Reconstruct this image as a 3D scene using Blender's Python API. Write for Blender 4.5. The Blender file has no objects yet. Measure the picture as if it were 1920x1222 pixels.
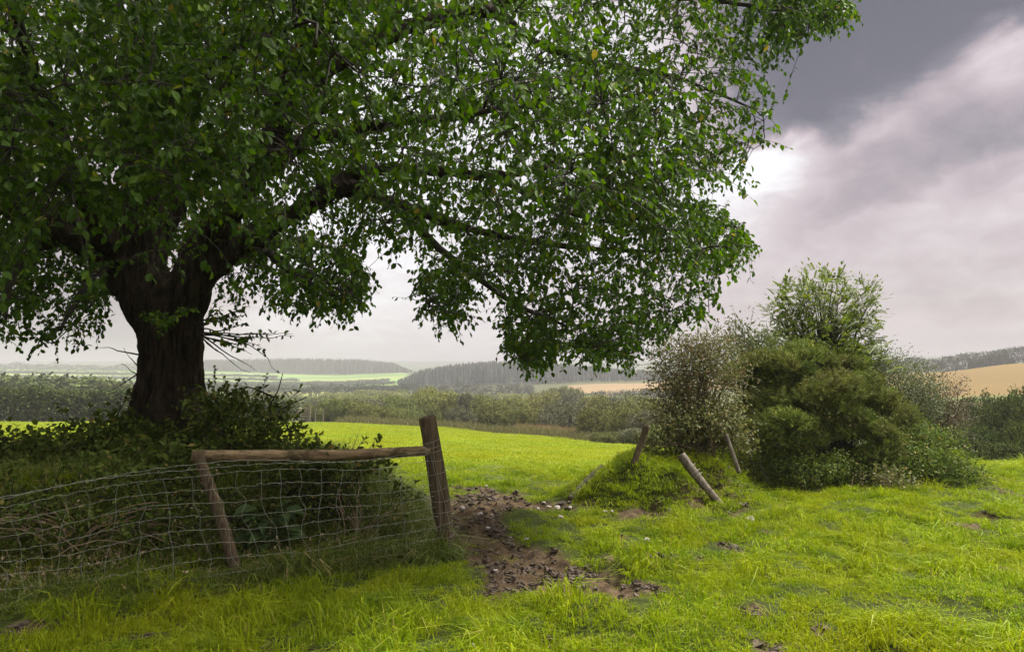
import bpy, math
import numpy as np
from mathutils import Vector

rng = np.random.default_rng(11)
scene = bpy.context.scene
COL = scene.collection
F = 1423.0
HOR = 700.0
TH = math.atan((HOR - 611.0) / F)
EYE = np.array([0.0, 0.0, 1.6])

# ------------------------------------------------------------------ helpers
def P(px, py, Y):
    """point at ground distance Y in the direction of photograph pixel (px,py)"""
    px, py, Y = np.broadcast_arrays(np.asarray(px, float), np.asarray(py, float), np.asarray(Y, float))
    a = (px - 960) / F; b = (611 - py) / F
    yw = math.cos(TH) - math.sin(TH) * b
    zw = math.sin(TH) + math.cos(TH) * b
    return np.stack([a * Y / yw, Y, 1.6 + zw * Y / yw], -1)

def proj(p):
    d = p - EYE
    f = d[..., 1] * math.cos(TH) + d[..., 2] * math.sin(TH)
    u = -d[..., 1] * math.sin(TH) + d[..., 2] * math.cos(TH)
    f = np.maximum(f, 1e-3)
    return 960 + F * d[..., 0] / f, 611 - F * u / f

def _h(ix, iy, seed):
    n = (ix * 374761393 + iy * 668265263 + seed * 974634777) & 0xffffffff
    n = ((n ^ (n >> 13)) * 1274126177) & 0xffffffff
    return ((n ^ (n >> 16)) & 0xffff) / 65535.0

def vnoise(x, y, seed=0):
    x = np.asarray(x, float); y = np.asarray(y, float)
    ix = np.floor(x).astype(np.int64); iy = np.floor(y).astype(np.int64)
    fx = x - ix; fy = y - iy
    fx = fx * fx * (3 - 2 * fx); fy = fy * fy * (3 - 2 * fy)
    a = _h(ix, iy, seed); b = _h(ix + 1, iy, seed); c = _h(ix, iy + 1, seed); d = _h(ix + 1, iy + 1, seed)
    return (a * (1 - fx) + b * fx) * (1 - fy) + (c * (1 - fx) + d * fx) * fy

def fbm(x, y, octv=4, seed=0):
    s = 0; a = 0.5; t = 0
    for o in range(octv):
        s = s + a * vnoise(x * 2 ** o + 17.3 * o, y * 2 ** o - 9.1 * o, seed + o); t += a; a *= 0.5
    return s / t

def sm(e0, e1, x):
    t = np.clip((np.asarray(x, float) - e0) / (e1 - e0), 0, 1)
    return t * t * (3 - 2 * t)

def nrm(v):
    return v / np.maximum(np.linalg.norm(v, axis=-1, keepdims=True), 1e-9)

def in_poly(px, py, poly):
    px = np.asarray(px, float); py = np.asarray(py, float)
    r = np.zeros(px.shape, bool)
    n = len(poly)
    for i in range(n):
        x0, y0 = poly[i]; x1, y1 = poly[(i + 1) % n]
        c = ((y0 > py) != (y1 > py)) & (px < (x1 - x0) * (py - y0) / ((y1 - y0) or 1e-9) + x0)
        r ^= c
    return r

def poly_dist(px, py, poly):
    d = np.full(np.shape(px), 1e9)
    n = len(poly)
    for i in range(n):
        x0, y0 = poly[i]; x1, y1 = poly[(i + 1) % n]
        ex, ey = x1 - x0, y1 - y0
        t = np.clip(((px - x0) * ex + (py - y0) * ey) / (ex * ex + ey * ey + 1e-12), 0, 1)
        d = np.minimum(d, np.hypot(px - x0 - t * ex, py - y0 - t * ey))
    return np.where(in_poly(px, py, poly), d, -d)

class Geo:
    """collects vertices and faces of one mesh"""
    def __init__(self):
        self.v = []; self.f = []; self.r = []; self.n = 0; self.m = []; self.mats = []
    def add(self, verts, faces, rnd=None, mi=0):
        verts = np.asarray(verts, float).reshape(-1, 3)
        for fa in (faces if isinstance(faces, list) else [faces]):
            self.f.append(np.asarray(fa, np.int64) + self.n); self.m.append(np.full(len(fa), mi))
        self.v.append(verts)
        self.r.append(np.full(len(verts), 0.5) if rnd is None else np.asarray(rnd, float).reshape(-1))
        self.n += len(verts)
        return self
    def mesh(self, name, mat, smooth=False, attrs=None):
        V = np.concatenate(self.v); me = bpy.data.meshes.new(name)
        loops = np.concatenate([f.reshape(-1) for f in self.f])
        sizes = np.concatenate([np.full(len(f), f.shape[1]) for f in self.f])
        starts = np.concatenate([[0], np.cumsum(sizes)[:-1]])
        me.vertices.add(len(V)); me.vertices.foreach_set('co', V.astype(np.float32).ravel())
        me.loops.add(len(loops)); me.loops.foreach_set('vertex_index', loops.astype(np.int32))
        me.polygons.add(len(sizes)); me.polygons.foreach_set('loop_start', starts.astype(np.int32))
        me.polygons.foreach_set('use_smooth', np.full(len(sizes), smooth))
        at = me.attributes.new('rnd', 'FLOAT', 'POINT')
        at.data.foreach_set('value', np.concatenate(self.r).astype(np.float32))
        for k, (ty, dat) in (attrs or {}).items():
            at = me.attributes.new(k, ty, 'POINT')
            at.data.foreach_set('color' if ty == 'FLOAT_COLOR' else 'value', np.asarray(dat, np.float32).ravel())
        me.update(calc_edges=True)
        if mat: me.materials.append(mat)
        for x_ in self.mats: me.materials.append(x_)
        if self.mats: me.polygons.foreach_set('material_index', np.concatenate(self.m).astype(np.int32))
        return me
    def build(self, name, mat, parent=None, smooth=False, attrs=None, origin=None):
        if origin is None: origin = (0, 0, 0)
        if parent is not None: origin = parent.location
        off = np.array(origin, float)
        if np.any(off): self.v = [v - off for v in self.v]
        o = bpy.data.objects.new(name, self.mesh(name, mat, smooth, attrs))
        COL.objects.link(o)
        if parent is not None: o.parent = parent
        else: o.location = origin
        return o

def tag(o, label, cat, group=None, kind=None):
    if label: o['label'] = label
    if cat: o['category'] = cat
    if group: o['group'] = group
    if kind: o['kind'] = kind
    return o

def thing(name, loc, label, cat, group=None):
    o = bpy.data.objects.new(name, None); COL.objects.link(o)
    o.location = tuple(float(c) for c in loc); o.empty_display_size = 0.2
    return tag(o, label, cat, group)

# leaf templates: x across, y along, z up
_hi = np.array([(0, 0, 0), (.27, .27, .07), (.27, .60, .06), (0, 1, -.10), (-.27, .60, .06), (-.27, .27, .07), (0, .3, 0), (0, .66, -.02)], float)
_hif = [np.array([(0, 1, 6), (7, 2, 3), (0, 6, 5), (7, 3, 4)]), np.array([(6, 1, 2, 7), (6, 7, 4, 5)])]
_lo = np.array([(0, 0, 0), (.3, .42, .07), (0, 1, -.08), (-.3, .42, .07), (0, .42, 0)], float)
_lof = [np.array([(0, 1, 2, 4), (0, 4, 2, 3)])]
_sp = np.array([(-.05, 0, 0), (.05, 0, 0), (0, 1, 0)], float)
_spf = [np.array([(0, 1, 2)])]
_big = np.array([(0, 0, 0), (.22, .2, .05), (.34, .45, .10), (.22, .75, .05), (0, 1, -.22), (-.22, .75, .05), (-.34, .45, .10), (-.22, .2, .05), (0, .22, 0), (0, .48, .02), (0, .76, -.06)], float)
_bigf = [np.array([(0, 1, 8), (10, 3, 4), (0, 8, 7), (10, 4, 5)]), np.array([(8, 1, 2, 9), (9, 2, 3, 10), (8, 9, 6, 7), (9, 10, 5, 6)])]
TPL = {'hi': (_hi, _hif), 'lo': (_lo, _lof), 'spike': (_sp, _spf), 'big': (_big, _bigf)}

def leaves(g, pos, d, n, size, tpl='lo', rnd=None, wide=1.0):
    pos = np.asarray(pos, float); N = len(pos)
    if N == 0: return
    tv, tf = TPL[tpl]
    d = nrm(d); x = nrm(np.cross(d, n)); z = np.cross(x, d)
    size = np.broadcast_to(np.asarray(size, float), (N,))
    V = (pos[:, None, :] + size[:, None, None] * (tv[None, :, 0:1] * wide * x[:, None, :] + tv[None, :, 1:2] * d[:, None, :] + tv[None, :, 2:3] * z[:, None, :]))
    k = len(tv); off = (np.arange(N) * k)[:, None, None]
    fs = [(f[None] + off).reshape(-1, f.shape[1]) for f in tf]
    if rnd is None: rnd = rng.random(N)
    g.add(V.reshape(-1, 3), fs, np.repeat(rnd, k))

def rdir(n):
    return nrm(rng.normal(size=(n, 3)))

def tubes(g, pts, rad, k=4, rnd=None, cap=True, mi=0):
    """pts (T,n,3), rad (T,n)"""
    pts = np.asarray(pts, float); rad = np.asarray(rad, float)
    if pts.ndim == 2: pts = pts[None]; rad = rad[None]
    T, n, _ = pts.shape
    t = np.empty_like(pts); t[:, 1:-1] = pts[:, 2:] - pts[:, :-2]; t[:, 0] = pts[:, 1] - pts[:, 0]; t[:, -1] = pts[:, -1] - pts[:, -2]
    t = nrm(t)
    mean = nrm(pts[:, -1] - pts[:, 0] + 1e-6)
    ref = np.where(np.abs(mean[:, 2:3]) > .75, np.array([[1., 0, 0]]), np.array([[0, 0, 1.]]))[:, None, :]
    x = nrm(np.cross(t, np.broadcast_to(ref, t.shape))); y = np.cross(t, x)
    a = np.arange(k) * 2 * math.pi / k
    V = pts[:, :, None, :] + rad[:, :, None, None] * (np.cos(a)[None, None, :, None] * x[:, :, None, :] + np.sin(a)[None, None, :, None] * y[:, :, None, :])
    idx = np.arange(T * n * k).reshape(T, n, k)
    nx = np.roll(idx, -1, 2)
    q = np.stack([idx[:, :-1], nx[:, :-1], nx[:, 1:], idx[:, 1:]], -1).reshape(-1, 4)
    fs = [q]
    if cap and k > 3:
        fs.append(idx[:, -1, :].reshape(T, k)); fs.append(idx[:, 0, ::-1].reshape(T, k))
    g.add(V.reshape(-1, 3), fs, np.full(T * n * k, .5) if rnd is None else np.repeat(np.broadcast_to(rnd, (T,)), n * k), mi)

def resample(poly, step):
    poly = np.asarray(poly, float); out = []
    n = len(poly)
    ext = np.concatenate([[2 * poly[0] - poly[1]], poly, [2 * poly[-1] - poly[-2]]])
    for i in range(n - 1):
        p0, p1, p2, p3 = ext[i:i + 4]
        m = max(2, int(np.linalg.norm(p2[:3] - p1[:3]) / step))
        for t in np.arange(m) / m:
            out.append(0.5 * ((2 * p1) + (-p0 + p2) * t + (2 * p0 - 5 * p1 + 4 * p2 - p3) * t * t + (-p0 + 3 * p1 - 3 * p2 + p3) * t ** 3))
    out.append(poly[-1])
    return np.array(out)

# ------------------------------------------------------------------ materials
def newmat(name):
    m = bpy.data.materials.new(name); m.use_nodes = True
    nt = m.node_tree; nt.nodes.clear()
    out = nt.nodes.new('ShaderNodeOutputMaterial')
    return m, nt, out

def nd(nt, typ, ins=None, **props):
    n = nt.nodes.new(typ)
    for k, v in props.items(): setattr(n, k, v)
    for k, v in (ins or {}).items():
        if isinstance(v, bpy.types.NodeSocket): nt.links.new(v, n.inputs[k])
        else: n.inputs[k].default_value = v
    return n

def ramp(nt, fac, stops):
    n = nt.nodes.new('ShaderNodeValToRGB'); nt.links.new(fac, n.inputs[0])
    e = n.color_ramp.elements
    while len(e) < len(stops): e.new(0.5)
    for el, (p, c) in zip(e, stops):
        el.position = p; el.color = (*c, 1) if len(c) == 3 else c
    return n.outputs[0]

def mixc(nt, fac, a, b, mode='MIX'):
    n = nt.nodes.new('ShaderNodeMix'); n.data_type = 'RGBA'; n.blend_type = mode
    for i, v in ((0, fac), (6, a), (7, b)):
        if isinstance(v, bpy.types.NodeSocket): nt.links.new(v, n.inputs[i])
        else: n.inputs[i].default_value = v if i == 0 else ((*v, 1) if len(v) == 3 else v)
    return n.outputs[2]

def foliage(name, stops, transl=0.3, rough=0.55, patch=None, pscale=1.2, objvar=0.0, spec=0.3, patch2=None):
    m, nt, out = newmat(name)
    at = nd(nt, 'ShaderNodeAttribute', attribute_name='rnd')
    c = ramp(nt, at.outputs['Fac'], stops)
    geo = nd(nt, 'ShaderNodeNewGeometry')
    if patch is not None:
        no = nd(nt, 'ShaderNodeTexNoise', {'Vector': geo.outputs['Position'], 'Scale': pscale, 'Detail': 3.0})
        mr = nd(nt, 'ShaderNodeMapRange', {0: no.outputs[0], 1: .42, 2: .65, 3: 0., 4: .75})
        c = mixc(nt, mr.outputs[0], c, patch)
    if patch2 is not None:
        no = nd(nt, 'ShaderNodeTexNoise', {'Vector': geo.outputs['Position'], 'Scale': 1.9, 'Detail': 4.0, 'Roughness': .6})
        mr = nd(nt, 'ShaderNodeMapRange', {0: no.outputs[0], 1: .50, 2: .66, 3: 0., 4: .7})
        c = mixc(nt, mr.outputs[0], c, patch2)
    if objvar:
        oi = nd(nt, 'ShaderNodeObjectInfo')
        v = nd(nt, 'ShaderNodeMapRange', {0: oi.outputs['Random'], 1: 0., 2: 1., 3: 1 - objvar, 4: 1 + objvar})
        hs = nd(nt, 'ShaderNodeHueSaturation', {'Value': v.outputs[0], 'Color': c})
        h = nd(nt, 'ShaderNodeMath', {0: oi.outputs['Random'], 1: 7.31}, operation='MULTIPLY')
        h2 = nd(nt, 'ShaderNodeMath', {0: h.outputs[0]}, operation='FRACT')
        h3 = nd(nt, 'ShaderNodeMapRange', {0: h2.outputs[0], 1: 0., 2: 1., 3: .475, 4: .515})
        nt.links.new(h3.outputs[0], hs.inputs['Hue'])
        c = hs.outputs[0]
    bs = nd(nt, 'ShaderNodeBsdfPrincipled', {'Base Color': c, 'Roughness': rough, 'Specular IOR Level': spec})
    tc = nd(nt, 'ShaderNodeHueSaturation', {'Value': 1.25, 'Saturation': 1.1, 'Color': c})
    tr = nd(nt, 'ShaderNodeBsdfTranslucent', {'Color': tc.outputs[0]})
    mx = nd(nt, 'ShaderNodeMixShader', {0: transl, 1: bs.outputs[0], 2: tr.outputs[0]})
    nt.links.new(mx.outputs[0], out.inputs[0])
    return m

def bark_mat(name, dark, light, moss=None, scale=(22, 22, 4), bump=.6, dist=.02, mossamt=(.55, .7)):
    m, nt, out = newmat(name)
    tc = nd(nt, 'ShaderNodeTexCoord')
    mp = nd(nt, 'ShaderNodeMapping', {'Vector': tc.outputs['Object'], 'Scale': scale})
    n1 = nd(nt, 'ShaderNodeTexNoise', {'Vector': mp.outputs[0], 'Scale': 1., 'Detail': 6., 'Roughness': .65, 'Distortion': .4})
    c = ramp(nt, n1.outputs[0], [(.32, dark), (.52, tuple(.5 * (a + b) for a, b in zip(dark, light))), (.72, light)])
    n2 = nd(nt, 'ShaderNodeTexNoise', {'Vector': tc.outputs['Object'], 'Scale': 3.5, 'Detail': 5., 'Roughness': .7})
    if moss:
        f = nd(nt, 'ShaderNodeMapRange', {0: n2.outputs[0], 1: mossamt[0], 2: mossamt[1], 3: 0., 4: .8})
        c = mixc(nt, f.outputs[0], c, moss)
    bp = nd(nt, 'ShaderNodeBump', {'Strength': bump, 'Distance': dist, 'Height': n1.outputs[0]})
    bs = nd(nt, 'ShaderNodeBsdfPrincipled', {'Base Color': c, 'Roughness': .9, 'Specular IOR Level': .15, 'Normal': bp.outputs[0]})
    nt.links.new(bs.outputs[0], out.inputs[0])
    return m

def plain(name, col, rough=.8, metal=0., var=.25, scale=8.):
    m, nt, out = newmat(name)
    tc = nd(nt, 'ShaderNodeTexCoord')
    n1 = nd(nt, 'ShaderNodeTexNoise', {'Vector': tc.outputs['Object'], 'Scale': scale, 'Detail': 5.})
    c = ramp(nt, n1.outputs[0], [(.3, tuple(x * (1 - var) for x in col)), (.7, tuple(min(1, x * (1 + var)) for x in col))])
    bp = nd(nt, 'ShaderNodeBump', {'Strength': .4, 'Distance': .01, 'Height': n1.outputs[0]})
    bs = nd(nt, 'ShaderNodeBsdfPrincipled', {'Base Color': c, 'Roughness': rough, 'Metallic': metal, 'Normal': bp.outputs[0]})
    nt.links.new(bs.outputs[0], out.inputs[0])
    return m

M_leaf = foliage('beech_leaf', [(0, (.020, .048, .005)), (.5, (.050, .104, .008)), (.85, (.10, .17, .015)), (.97, (.16, .18, .02)), (1, (.22, .16, .03))], .42, .5, spec=.12)
M_bark = bark_mat('bark', (.003, .0025, .002), (.066, .050, .032), (.022, .024, .008), (20, 20, 3.2), 1., .05)
M_twig = plain('twig_bark', (.022, .018, .011), .9)
M_post = bark_mat('weathered_post', (.030, .022, .013), (.17, .13, .08), (.05, .058, .02), (34, 34, 2.2), .9, .012, (.52, .72))
M_rail = bark_mat('weathered_rail', (.10, .070, .040), (.42, .31, .18), (.05, .045, .02), (3, 34, 34), .9, .012, (.55, .66))
M_grey = bark_mat('grey_wood', (.045, .038, .030), (.22, .19, .15), (.06, .07, .03), (34, 34, 3), .9, .010, (.55, .72))
M_wire = plain('galvanised_wire', (.32, .33, .28), .6, .2, .3, 30)
M_stone = plain('field_stone', (.30, .27, .24), .85, 0, .35, 14)
M_bramble = foliage('bramble_leaf', [(0, (.036, .060, .010)), (.6, (.078, .118, .018)), (.9, (.125, .155, .03)), (1, (.22, .17, .05))], .3, .65, spec=.1)
M_dock = foliage('dock_leaf', [(0, (.045, .085, .025)), (1, (.075, .125, .04))], .25, .5)
M_hawth = foliage('hawthorn_leaf', [(0, (.065, .048, .026)), (.35, (.12, .095, .04)), (.7, (.10, .125, .036)), (.95, (.17, .165, .05)), (1, (.24, .11, .05))], .3, .6)
M_tangle = foliage('tangle_leaf', [(0, (.06, .075, .02)), (.5, (.11, .125, .035)), (.9, (.18, .165, .05)), (1, (.26, .2, .1))], .3, .6)
M_gorse = foliage('gorse_spine', [(0, (.026, .046, .008)), (.5, (.086, .126, .020)), (.9, (.20, .235, .042)), (1, (.28, .25, .06))], .2, .65, patch=(.11, .105, .03), pscale=1.7, spec=.1)
M_ash = foliage('ash_leaf', [(0, (.05, .08, .014)), (.6, (.10, .14, .022)), (1, (.19, .205, .04))], .35, .5)
M_black = foliage('blackthorn_leaf', [(0, (.045, .06, .022)), (.6, (.085, .105, .038)), (1, (.13, .145, .06))], .3, .6)
M_brown = foliage('brown_twigs', [(0, (.065, .048, .032)), (.6, (.11, .08, .048)), (1, (.13, .12, .055))], .2, .7)
M_scrub = foliage('willow_leaf', [(0, (.062, .078, .018)), (.6, (.132, .154, .037)), (1, (.21, .22, .07))], .04, .7, objvar=.35, spec=.1)
M_scrub3 = foliage('grey_willow_leaf', [(0, (.045, .050, .024)), (.6, (.085, .092, .046)), (1, (.135, .14, .075))], .04, .7, objvar=.25, spec=.1)
M_scrub2 = foliage('dark_scrub_leaf', [(0, (.024, .040, .009)), (.6, (.050, .072, .014)), (1, (.088, .108, .026))], .04, .7, spec=.1, objvar=.25)
M_hedge = foliage('hedge_leaf', [(0, (.020, .034, .008)), (.6, (.042, .060, .013)), (1, (.07, .086, .02))], .12, .7, spec=.1)
M_conifer = foliage('conifer_needles', [(0, (.022, .035, .022)), (1, (.04, .055, .032))], .1, .8)
M_wood = foliage('far_wood_leaf', [(0, (.035, .045, .03)), (1, (.06, .075, .04))], .1, .8)
M_reed = foliage('dry_reed', [(0, (.13, .095, .045)), (.6, (.22, .15, .08)), (1, (.15, .14, .05))], .3, .8)
M_fgrass2 = foliage('rough_reed', [(0, (.06, .075, .018)), (.6, (.12, .12, .035)), (1, (.19, .15, .07))], .2, .7)
M_dry = foliage('dry_stem', [(0, (.20, .15, .085)), (.6, (.34, .26, .16)), (1, (.45, .36, .23))], .15, .8)
M_grass = foliage('grass_blade', [(0, (.090, .150, .004)), (.5, (.185, .270, .006)), (.85, (.28, .345, .013)), (.95, (.27, .28, .045)), (1, (.38, .28, .12))], .35, .45, patch=(.24, .27, .009), pscale=.7, patch2=(.085, .155, .008), spec=.08)
M_fgrass = foliage('field_grass_blade', [(0, (.150, .205, .014)), (.6, (.225, .285, .020)), (1, (.29, .32, .04))], .35, .5, patch=(.27, .29, .02), pscale=.35, spec=.08)
M_bgrass = foliage('bank_grass_blade', [(0, (.06, .105, .012)), (.5, (.115, .165, .018)), (.82, (.17, .19, .04)), (1, (.36, .28, .14))], .3, .5)
M_clod = plain('mud_clod', (.060, .042, .026), .85, 0, .45, 25)

# ------------------------------------------------------------------ terrain
_cpx = np.array([-900, 0, 400, 600, 800, 960, 1160, 1460, 1740, 1925, 2700], float)
_tab = [
 (4,   [0] * 11), (9, [0] * 11),
 (12,  [-.03, -.03, -.03, -.03, -.03, -.05, -.05, -.03, 0, 0, 0]),
 (15,  [-.15, -.15, -.15, -.2, -.22, -.25, -.3, -.3, -.22, -.2, -.2]),
 (20,  [-.4, -.4, -.4, -.5, -.55, -.65, -.8, -1.0, -1.1, -1.1, -1.1]),
 (35,  [-1.2, -1.2, -1.2, -1.3, -1.4, -1.55, -1.85, -2.6, -3.0, -3.1, -3.2]),
 (50,  [-1.95, -1.95, -1.95, -2.0, -2.2, -2.5, -2.95, -4, -4.6, -4.8, -5]),
 (70,  [-2.85, -2.85, -2.85, -2.85, -3.2, -3.8, -4.6, -6, -6.4, -6.5, -6.5]),
 (100, [-4.8, -4.8, -4.8, -4.8, -5.2, -6, -6.8, -7.6, -7, -6.8, -6.6]),
 (150, [-7, -7, -7, -7, -7.2, -7.8, -8, -7.5, -5.2, -4.6, -4]),
 (200, [-8, -8, -8, -8, -8.2, -8.4, -8, -6, -2.6, -1.9, -1]),
 (300, [-7.6, -7.6, -7.6, -7.6, -8, -8, -6.4, -2, 2.0, 5.6, 9]),
 (420, [-8, -8, -8, -8, -7.4, -6.5, -4.2, 0, 1, 4, 8]),
 (600, [-7.6, -7.6, -7.6, -7.6, -5, -2.8, -2, 0, 2, 4, 8]),
 (900, [5.5, 5.5, 1.8, -1.6, 2, 4, 4, 4, 6, 8, 10]),
 (1500,[12, 12, 12, 10, 10, 10, 12, 12, 16, 18, 20]),
 (2500,[34, 34, 44, 46, 40, 36, 44, 50, 58, 56, 50]),
 (3600,[20] * 11),
]
_tY = np.log(np.array([r[0] for r in _tab], float)); _tZ = np.array([r[1] for r in _tab], float)
_fy = np.linspace(_tY[0], _tY[-1], 320)
_fz = np.empty((len(_fy), len(_cpx)))
for _j in range(len(_cpx)):
    z = _tZ[:, _j]; dl = np.diff(z) / np.diff(_tY)
    mm = np.concatenate([[dl[0]], np.where(dl[1:] * dl[:-1] > 0, 2 * dl[1:] * dl[:-1] / (dl[1:] + dl[:-1] + 1e-12), 0), [dl[-1]]])
    i = np.clip(np.searchsorted(_tY, _fy) - 1, 0, len(_tY) - 2)
    h = _tY[i + 1] - _tY[i]; t = (_fy - _tY[i]) / h
    _fz[:, _j] = (2 * t**3 - 3 * t**2 + 1) * z[i] + (t**3 - 2 * t**2 + t) * h * mm[i] + (-2 * t**3 + 3 * t**2) * z[i + 1] + (t**3 - t**2) * h * mm[i + 1]

def base_z(x, y):
    Y = np.clip(y, 4, 3600); px = np.clip(960 + F * x / np.maximum(y, 6), _cpx[0], _cpx[-1])
    fy = (np.log(Y) - _fy[0]) / (_fy[1] - _fy[0]); iy = np.clip(fy.astype(int), 0, len(_fy) - 2); ty = np.clip(fy - iy, 0, 1)
    ix = np.clip(np.searchsorted(_cpx, px) - 1, 0, len(_cpx) - 2); tx = (px - _cpx[ix]) / (_cpx[ix + 1] - _cpx[ix]); tx = tx * tx * (3 - 2 * tx)
    return (_fz[iy, ix] * (1 - tx) + _fz[iy, ix + 1] * tx) * (1 - ty) + (_fz[iy + 1, ix] * (1 - tx) + _fz[iy + 1, ix + 1] * tx) * ty

def fence_y(x):
    return 6.72 + .46 * (np.clip(x, -9, 0) + .57)

def bank_h(x, y):
    foot = fence_y(x) + .12
    w = .25 * (fbm(x * 1.1, y * 1.1, 2, 5) - .5)
    rise = sm(0, 1.25, y - foot + w); fall = 1 - sm(8.7, 10.2, y + w)
    end = 1 - sm(-1.75, -.68, x + .9 * w + .15 * (y - 7.5))
    return .70 * rise * fall * end

def mound_h(x, y):
    w = .55 * (fbm(x * 1.7, y * 1.7, 4, 8) - .5)
    dx = (x - 1.85) / 1.6; dy = (y - 10.0) / 1.35
    r = np.sqrt(dx * dx + dy * dy) + w
    m = .47 * (1 - sm(.2, 1.0, r)) * (.8 + .4 * fbm(x * 2.6, y * 2.6, 3, 12))
    dx = (x - 4.8) / 3.4; dy = (y - 12.3) / 1.4
    return np.maximum(m, .42 * (1 - sm(.2, 1.05, np.sqrt(dx * dx + dy * dy) + w)))

def gpt(px, py):
    """ground-plane point under a photograph pixel (near field)"""
    a = P(px, py, 1.0) - EYE
    s = 1.6 / np.maximum(-a[..., 2], 1e-4)
    return a[..., 0] * s, a[..., 1] * s

_mp = [(690, 932), (760, 925), (850, 938), (905, 905), (955, 912), (1000, 936), (1065, 936), (1075, 956), (965, 962), (930, 985), (970, 1012), (1050, 1035),
       (1100, 1055), (1160, 1080), (1195, 1125), (1150, 1150), (1090, 1126), (1000, 1112), (915, 1104), (890, 1072), (855, 1050), (835, 1005), (800, 985), (740, 965)]
MUD = [tuple(float(c) for c in gpt(*p)) for p in _mp]
MUD2 = [tuple(float(c) for c in gpt(*p)) for p in [(1060, 945), (1180, 962), (1300, 950), (1330, 938), (1400, 935), (1440, 945), (1370, 968), (1290, 975), (1170, 972)]]
SPOTS = [(1363, 1024, .13), (1399, 1036, .11), (1241, 1060, .13), (1170, 1056, .16), (1303, 1050, .12), (1869, 1060, .13), (1450, 1208, .12), (1399, 1155, .11), (1805, 988, .2),
         (1845, 962, .16), (1429, 998, .1), (1527, 1186, .1), (1700, 1010, .1), (1215, 1110, .14), (1160, 1010, .1), (1110, 890, .2), (1060, 905, .16), (860, 912, .2), (1480, 950, .2),
         (1890, 925, .18), (1820, 930, .14), (470, 1210, .13), (60, 1180, .2), (250, 1190, .12), (1020, 1190, .07), (930, 1110, .1)]
SP = [(float(gpt(a, b)[0]), float(gpt(a, b)[1]), r) for a, b, r in SPOTS]

def mud_mask(x, y):
    x = np.asarray(x, float); y = np.asarray(y, float)
    w = .30 * (fbm(x * 3.2, y * 3.2, 4, 21) - .5)
    near = (y > 4) & (y < 13) & (x > -4.5) & (x < 9)
    m = np.zeros(np.broadcast(x, y).shape)
    xs, ys, ws = x[near], y[near], w[near]
    v = np.maximum(sm(-.10, .10, poly_dist(xs, ys, MUD) + ws * 1.3), sm(-.10, .12, poly_dist(xs, ys, MUD2) + ws))
    for a, b, r in SP:
        v = np.maximum(v, .9 * (1 - sm(r * .5, r * 1.3, np.hypot(xs - a, (ys - b) * .8) + ws * .5)))
    m[near] = v
    return m

def ground_z(x, y, detail=True):
    x = np.asarray(x, float); y = np.asarray(y, float)
    z = base_z(x, y)
    near = 1 - sm(13, 20, y)
    z = z + bank_h(x, y) + mound_h(x, y)
    und = .10 * (fbm(x * .55, y * .55, 3, 31) - .5) * (1 - sm(30, 70, y)) + .19 * (fbm(x * 2.3, y * 2.3, 3, 35) - .5) * near
    z = z + und * sm(2, 4, y)
    if detail:
        m = mud_mask(x, y)
        z = z + near * (.035 * (fbm(x * 6, y * 6, 3, 41) - .5)) - .035 * m + m * (.12 * (fbm(x * 9, y * 9, 4, 47) - .45))
        for a, b, r in SP:
            d = np.hypot(x - a, y - b)
            z = z + .025 * np.exp(-(d / r) ** 2) * (d < 4 * r)
        ff = sm(1000, 2000, y)
        z = z + ff * 10 * (fbm(x * .0025, y * .0025, 3, 52) - .5)
    return z

def gz(x, y):
    return float(ground_z(np.array([x]), np.array([y]))[0])

rows = np.concatenate([np.arange(-14, 3.4, .7), np.arange(3.4, 13.0, .035)])
yy = 13.0
ext = []
while yy < 3600:
    ext.append(yy); yy *= 1.0 + min(.014, .003 + .0006 * (yy - 12.5))
rows = np.concatenate([rows, ext])
sc = np.linspace(-.98, .98, 620)
out_ = np.array([1.02, 1.07, 1.14, 1.25, 1.4, 1.7, 2.2, 3.2, 5])
cols = np.concatenate([-out_[::-1], sc, out_])
Wd = np.sqrt(np.maximum(rows, 0) ** 2 * .64 + 16)
# (the fan of vertices gets denser towards the viewpoint's field, as an adaptive grid)
GX = cols[None, :] * Wd[:, None]; GY = np.broadcast_to(rows[:, None], GX.shape)
GZ = ground_z(GX, GY)
mud = mud_mask(GX, GY)
# land cover colours
gpx = 960 + F * GX / np.maximum(GY, 6)
fc = np.empty(GX.shape + (3,))
fc[:] = (.18, .235, .018)
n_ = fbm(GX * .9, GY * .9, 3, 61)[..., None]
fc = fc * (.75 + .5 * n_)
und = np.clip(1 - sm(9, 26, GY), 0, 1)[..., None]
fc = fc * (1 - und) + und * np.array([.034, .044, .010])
edge = 66 - 22 * sm(650, 1250, gpx)
rough = sm(-2, 2, GY - edge + 4 * (fbm(GX * .2, GY * .2, 2, 64) - .5))[..., None]
fc = fc * (1 - rough) + rough * np.array([.055, .060, .024])
def region(mask, colr, var=.15, f=.02):
    global fc
    nn = fbm(GX * f, GY * f, 3, 71)[..., None]
    m = mask[..., None]
    fc = fc * (1 - m) + m * np.array(colr) * (1 - var + 2 * var * nn)
S = lambda a, b, v: (sm(a, b, v))
region(S(205, 215, GY) * (1 - S(395, 400, GY)) * (1 - S(640, 700, gpx)), (.19, .205, .062))
region(S(440, 445, GY) * (1 - S(760, 770, gpx)), (.13, .20, .05))
region(S(560, 562, GY) * (1 - S(640, 642, GY)) * (1 - S(760, 770, gpx)), (.09, .16, .045))
region(S(720, 722, GY) * (1 - S(800, 802, GY)) * (1 - S(760, 770, gpx)), (.16, .20, .06))
region(S(800, 802, GY) * (1 - S(860, 862, GY)) * (1 - S(760, 770, gpx)), (.085, .155, .045))
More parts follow.
